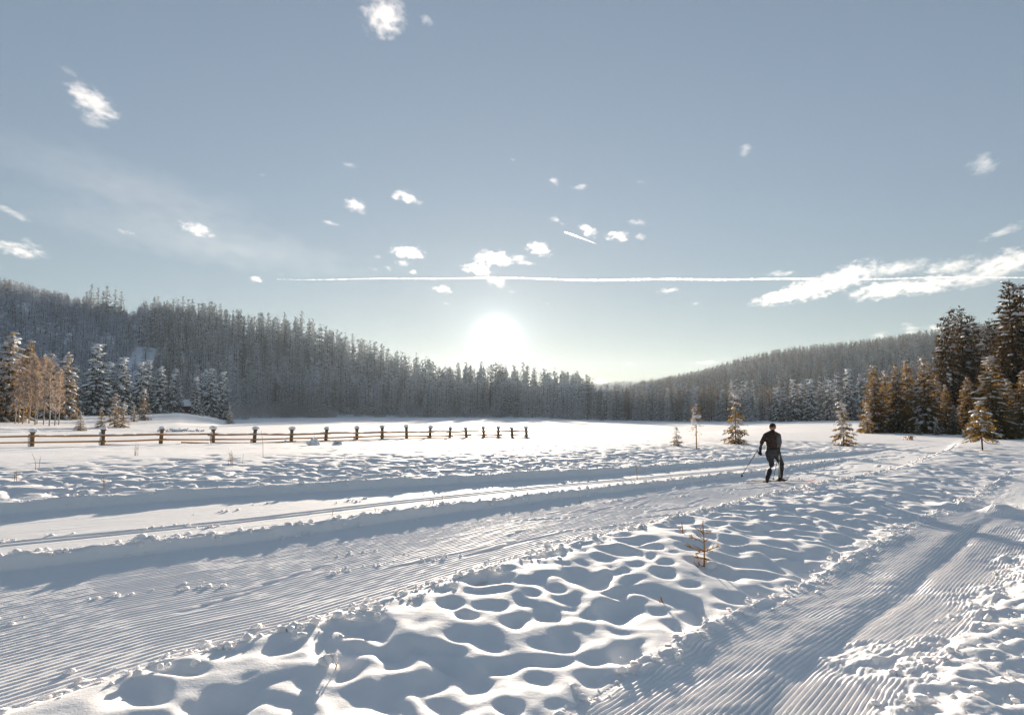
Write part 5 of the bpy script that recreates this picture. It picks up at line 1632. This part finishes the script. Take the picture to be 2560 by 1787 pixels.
small = 'small cloud scraps round the sun'
for a in (
    (862, 34, 92, 78, 'ragged white cloud at the very top of the sky', 1, 3600, 0.5), (955, 47, 32, 20, 'tiny bright cloud beside the ragged top one', 1, 3600, 0.4),
    (144, 157, 48, 9, 'faint flat wisp above the comet shaped cloud', 1, 3600, 0.15), (206, 228, 102, 44, 'comet shaped white cloud sloping downward, high over the slope', 0, 3600, 0.5),
    (212, 272, 60, 22, 'small streak under the comet shaped cloud', 1, 3600, 0.45), (440, 514, 72, 22, 'small flat white cloud alone over the left wood', 0, None, 0.2),
    (42, 560, 92, 24, 'flat bright cloud above the end of the slope', 0, None, 0.12), (72, 545, 40, 12, 'thin wisp riding on the flat bright cloud', 1, None, 0.35),
    (912, 442, 76, 24, 'feathered cloud high above the sun, upper of two', 0, None, 0.25), (797, 460, 60, 26, 'feathered cloud lower and farther from the sun than its twin', 0, None, 0.35),
    (742, 501, 40, 9, 'thin flat scrap below the feathered pair', 1, None, 0.1), (916, 565, 84, 28, 'white arched cloud above the start of the contrail', 0, None, 0.1),
    (905, 590, 40, 12, 'little scrap under the arched cloud', 1, None, 0.1), (575, 627, 34, 16, 'lone little cloud before the contrail begins', 0, None, 0.3),
    (1108, 580, 100, 34, 'largest white cloud straight above the sun', 0, None, 0.1), (1068, 603, 78, 26, 'white cloud under the largest one above the sun', 0, None, 0.1),
    (1207, 559, 62, 34, 'compact bright cloud at the end of the group above the sun', 0, None, 0.2), (1168, 582, 46, 22, 'cloud knot joining the compact bright cloud to the largest one', 1, None, 0.4),
    (1112, 630, 62, 24, 'broken cloud crossed by the contrail above the sun', 1, None, 0.3), (994, 649, 50, 18, 'small lens shaped cloud just under the contrail', 0, None, 0.1),
    (928, 612, 24, 14, 'tiny curl between the arched cloud and the contrail', 1, None, 0.5), (1320, 517, 50, 26, 'white cloud right beside the short contrail', 0, None, 0.5),
    (1385, 530, 62, 22, 'rounded cloud beyond the short contrail', 0, None, 0.1), (1436, 530, 32, 14, 'scrap trailing the rounded cloud', 1, None, 0.2),
    (1430, 499, 46, 13, 'thin scrap over the rounded cloud', 1, None, 0.1), (1243, 407, 40, 14, 'thin wisp high above the short contrail, first of two', 1, None, 0.4),
    (1298, 420, 42, 13, 'thin wisp high above the short contrail, second of two', 1, None, 0.0), (1245, 491, 26, 10, 'speck of cloud over the head of the short contrail', 1, None, 0.2),
    (1670, 338, 32, 22, 'pale puff alone in the open blue', 1, 3600, 0.0), (2208, 368, 52, 40, 'pale round puff high near the picture edge', 1, 3600, 0.0),
    (1500, 652, 58, 12, 'small flat cloud under the contrail above the far shore', 1, None, 0.0), (1560, 681, 26, 8, 'speck of cloud under the small flat one', 1, None, 0.0),
    (1585, 812, 64, 8, 'long thin cloud just over the low ridge', 1, 6000, 0.0), (2040, 737, 38, 22, 'round white puff resting on the long hill', 0, 5200, 0.0),
    (1973, 752, 40, 15, 'flatter puff resting on the long hill', 1, 5200, 0.0), (2098, 735, 54, 15, 'pale cloud beside the tips of the four dark spruces', 1, 5200, 0.0),
    (1345, 858, 66, 16, 'bright low cloud behind the gap in the wood', 1, 7000, 0.0), (1290, 856, 56, 12, 'flat low cloud over the gap beside the sun', 1, 7000, 0.0),
    (1745, 668, 120, 26, 'long low end of the cloud bank above the long hill', 0, None, -0.1), (1812, 650, 150, 40, 'brightest body of the cloud bank above the long hill', 0, None, -0.15),
    (1900, 620, 130, 44, 'upper hump of the cloud bank, crossed by the contrail', 0, None, -0.3), (1985, 650, 140, 32, 'lower middle of the cloud bank under the contrail', 0, None, -0.1),
    (2075, 640, 130, 32, 'smooth oval cloud under the contrail in the bank', 0, None, -0.08), (2010, 602, 130, 24, 'thin upper strip of the cloud bank over the contrail', 1, None, -0.1),
    (2130, 598, 120, 26, 'ragged strip of the bank above the contrail', 1, None, -0.1), (2185, 622, 130, 34, 'broad soft cloud of the bank on the contrail', 1, None, -0.1),
    (2262, 588, 120, 44, 'bright end of the cloud bank at the picture edge', 0, None, -0.2), (1748, 613, 64, 12, 'small pale strip above the low end of the bank', 1, None, 0.05),
    (2255, 518, 80, 14, 'thin arched wisp above the end of the bank', 1, None, -0.3), (20, 474, 70, 14, 'wispy streak at the picture edge above the flat cloud', 1, None, 0.4),
    (280, 519, 44, 8, 'faint scrap between the flat cloud and the lone one', 1, None, 0.2)):
    cloud(*a)
for u, v, w, h, lb in ((845, 575, 24, 8, 'tiny scrap just before the arched cloud'), (838, 604, 26, 9, 'tiny scrap lower down before the arched cloud'), (872, 603, 24, 9, 'tiny scrap directly under the arched cloud'),
        (1000, 680, 18, 7, 'tiny scrap below the lens shaped cloud'), (1150, 655, 22, 9, 'tiny scrap right over the sun'), (1225, 680, 14, 6, 'cloud speck beside the sun, under the contrail'), (1262, 502, 20, 7, 'cloud speck touching the short contrail head'),
        (1085, 600, 22, 9, 'torn scrap on the lower rim of the largest cloud'), (1190, 592, 24, 10, 'torn scrap under the compact bright cloud'), (785, 370, 44, 9, 'faint veil high over the feathered pair'), (590, 392, 20, 8, 'lone faint speck high over the tall wood'),
        (1150, 358, 16, 6, 'lone speck high above the sun'), (1440, 408, 26, 6, 'lone speck beyond the two thin wisps'), (1410, 815, 20, 5, 'lone speck low over the gap in the wood')):
    cloud(u, v, w, h, lb, 1, None, rng.uniform(0, 0.5), small)
for u, v, w, h, ti, lb in ((250, 410, 620, 34, 0.14, 'faint cirrus streak slanting down over the slope, higher one'), (420, 535, 760, 30, 0.09, 'faint cirrus streak slanting down over the slope, lower one')):
    cloud(u, v, w, h, lb, 2, 6000, ti)


def contrail(name, pts, dist, rad, label, seed):
    g_ = Geo(); q = random.Random(seed); P = []
    x0 = np.array([along(u, v, dist * math.hypot(*ray(u, v)[:2]) / ray(u, v)[1]) for u, v in pts])
    n = len(pts)
    dens = 14
    t = np.linspace(0, n - 1, (n - 1) * dens + 1)
    pp = np.stack([np.interp(t, np.arange(n), x0[:, k]) for k in range(3)], 1)
    rr_ = np.interp(t, np.arange(n), rad) * (1 + 0.25 * np.array([q.uniform(-1, 1) for _ in t]))
    tube(g_, [Vector(p) for p in pp], list(rr_), 8)
    tag(link(name, g_.mesh(name, [m_trail], True)), label, 'contrail')


m_trail = bpy.data.materials.new('contrail_vapour'); m_trail.use_nodes = True
t_ = m_trail.node_tree; t_.nodes.clear()
o_ = t_.nodes.new('ShaderNodeOutputMaterial'); v_ = t_.nodes.new('ShaderNodeVolumePrincipled'); v_.inputs['Color'].default_value = (0.98, 0.98, 0.98, 1)
v_.inputs['Density'].default_value = 0.03; v_.inputs['Anisotropy'].default_value = 0.5
g_ = t_.nodes.new('ShaderNodeNewGeometry'); n_ = t_.nodes.new('ShaderNodeTexNoise'); n_.inputs['Scale'].default_value = 1 / 34.0; n_.inputs['Detail'].default_value = 3
r_ = t_.nodes.new('ShaderNodeMapRange'); r_.inputs[1].default_value = 0.36; r_.inputs[2].default_value = 0.62; r_.inputs[3].default_value = 0.011; r_.inputs[4].default_value = 0.045
t_.links.new(g_.outputs['Position'], n_.inputs['Vector']); t_.links.new(n_.outputs['Fac'], r_.inputs[0]); t_.links.new(r_.outputs[0], v_.inputs['Density'])
t_.links.new(v_.outputs[0], o_.inputs['Volume'])
us = list(range(620, 2640, 60))
contrail('contrail', [(u, 625 + 1.7 * math.sin(u / 95.0) + 1.2 * math.sin(u / 51.0 + 1) + 2.5 * math.exp(-((u - 1600) / 220) ** 2) - 2 * (u > 1900)) for u in us], 5600, [2.5 + 7 * min(1, max(0, (u - 620) / 700)) - 4 * min(1, max(0, (u - 1700) / 500)) for u in us], 'long thin white contrail running across the whole sky', 3)
contrail('contrail', [(1265 + 74 * k / 7, 520 + 26 * k / 7 + 1.5 * (k / 7) ** 2) for k in range(8)], 5200, [7, 9, 9, 8, 7, 5, 3.5, 1.5], 'short slanted contrail among the clouds above the sun', 4)

# ------------------------------------------------------------------ haze
g = Geo(); box(g, (0, 0, 101.5), (5400, 5400, 209))
m_haze = bpy.data.materials.new('haze'); m_haze.use_nodes = True
t_ = m_haze.node_tree; t_.nodes.clear()
o_ = t_.nodes.new('ShaderNodeOutputMaterial'); v_ = t_.nodes.new('ShaderNodeVolumePrincipled')
v_.inputs['Color'].default_value = (0.74, 0.87, 1.0, 1); v_.inputs['Density'].default_value = 0.00006; v_.inputs['Anisotropy'].default_value = 0.45
t_.links.new(v_.outputs[0], o_.inputs['Volume'])
tag(link('haze', g.mesh('haze', [m_haze])), 'thin bright winter haze lying over the whole valley', kind='stuff')
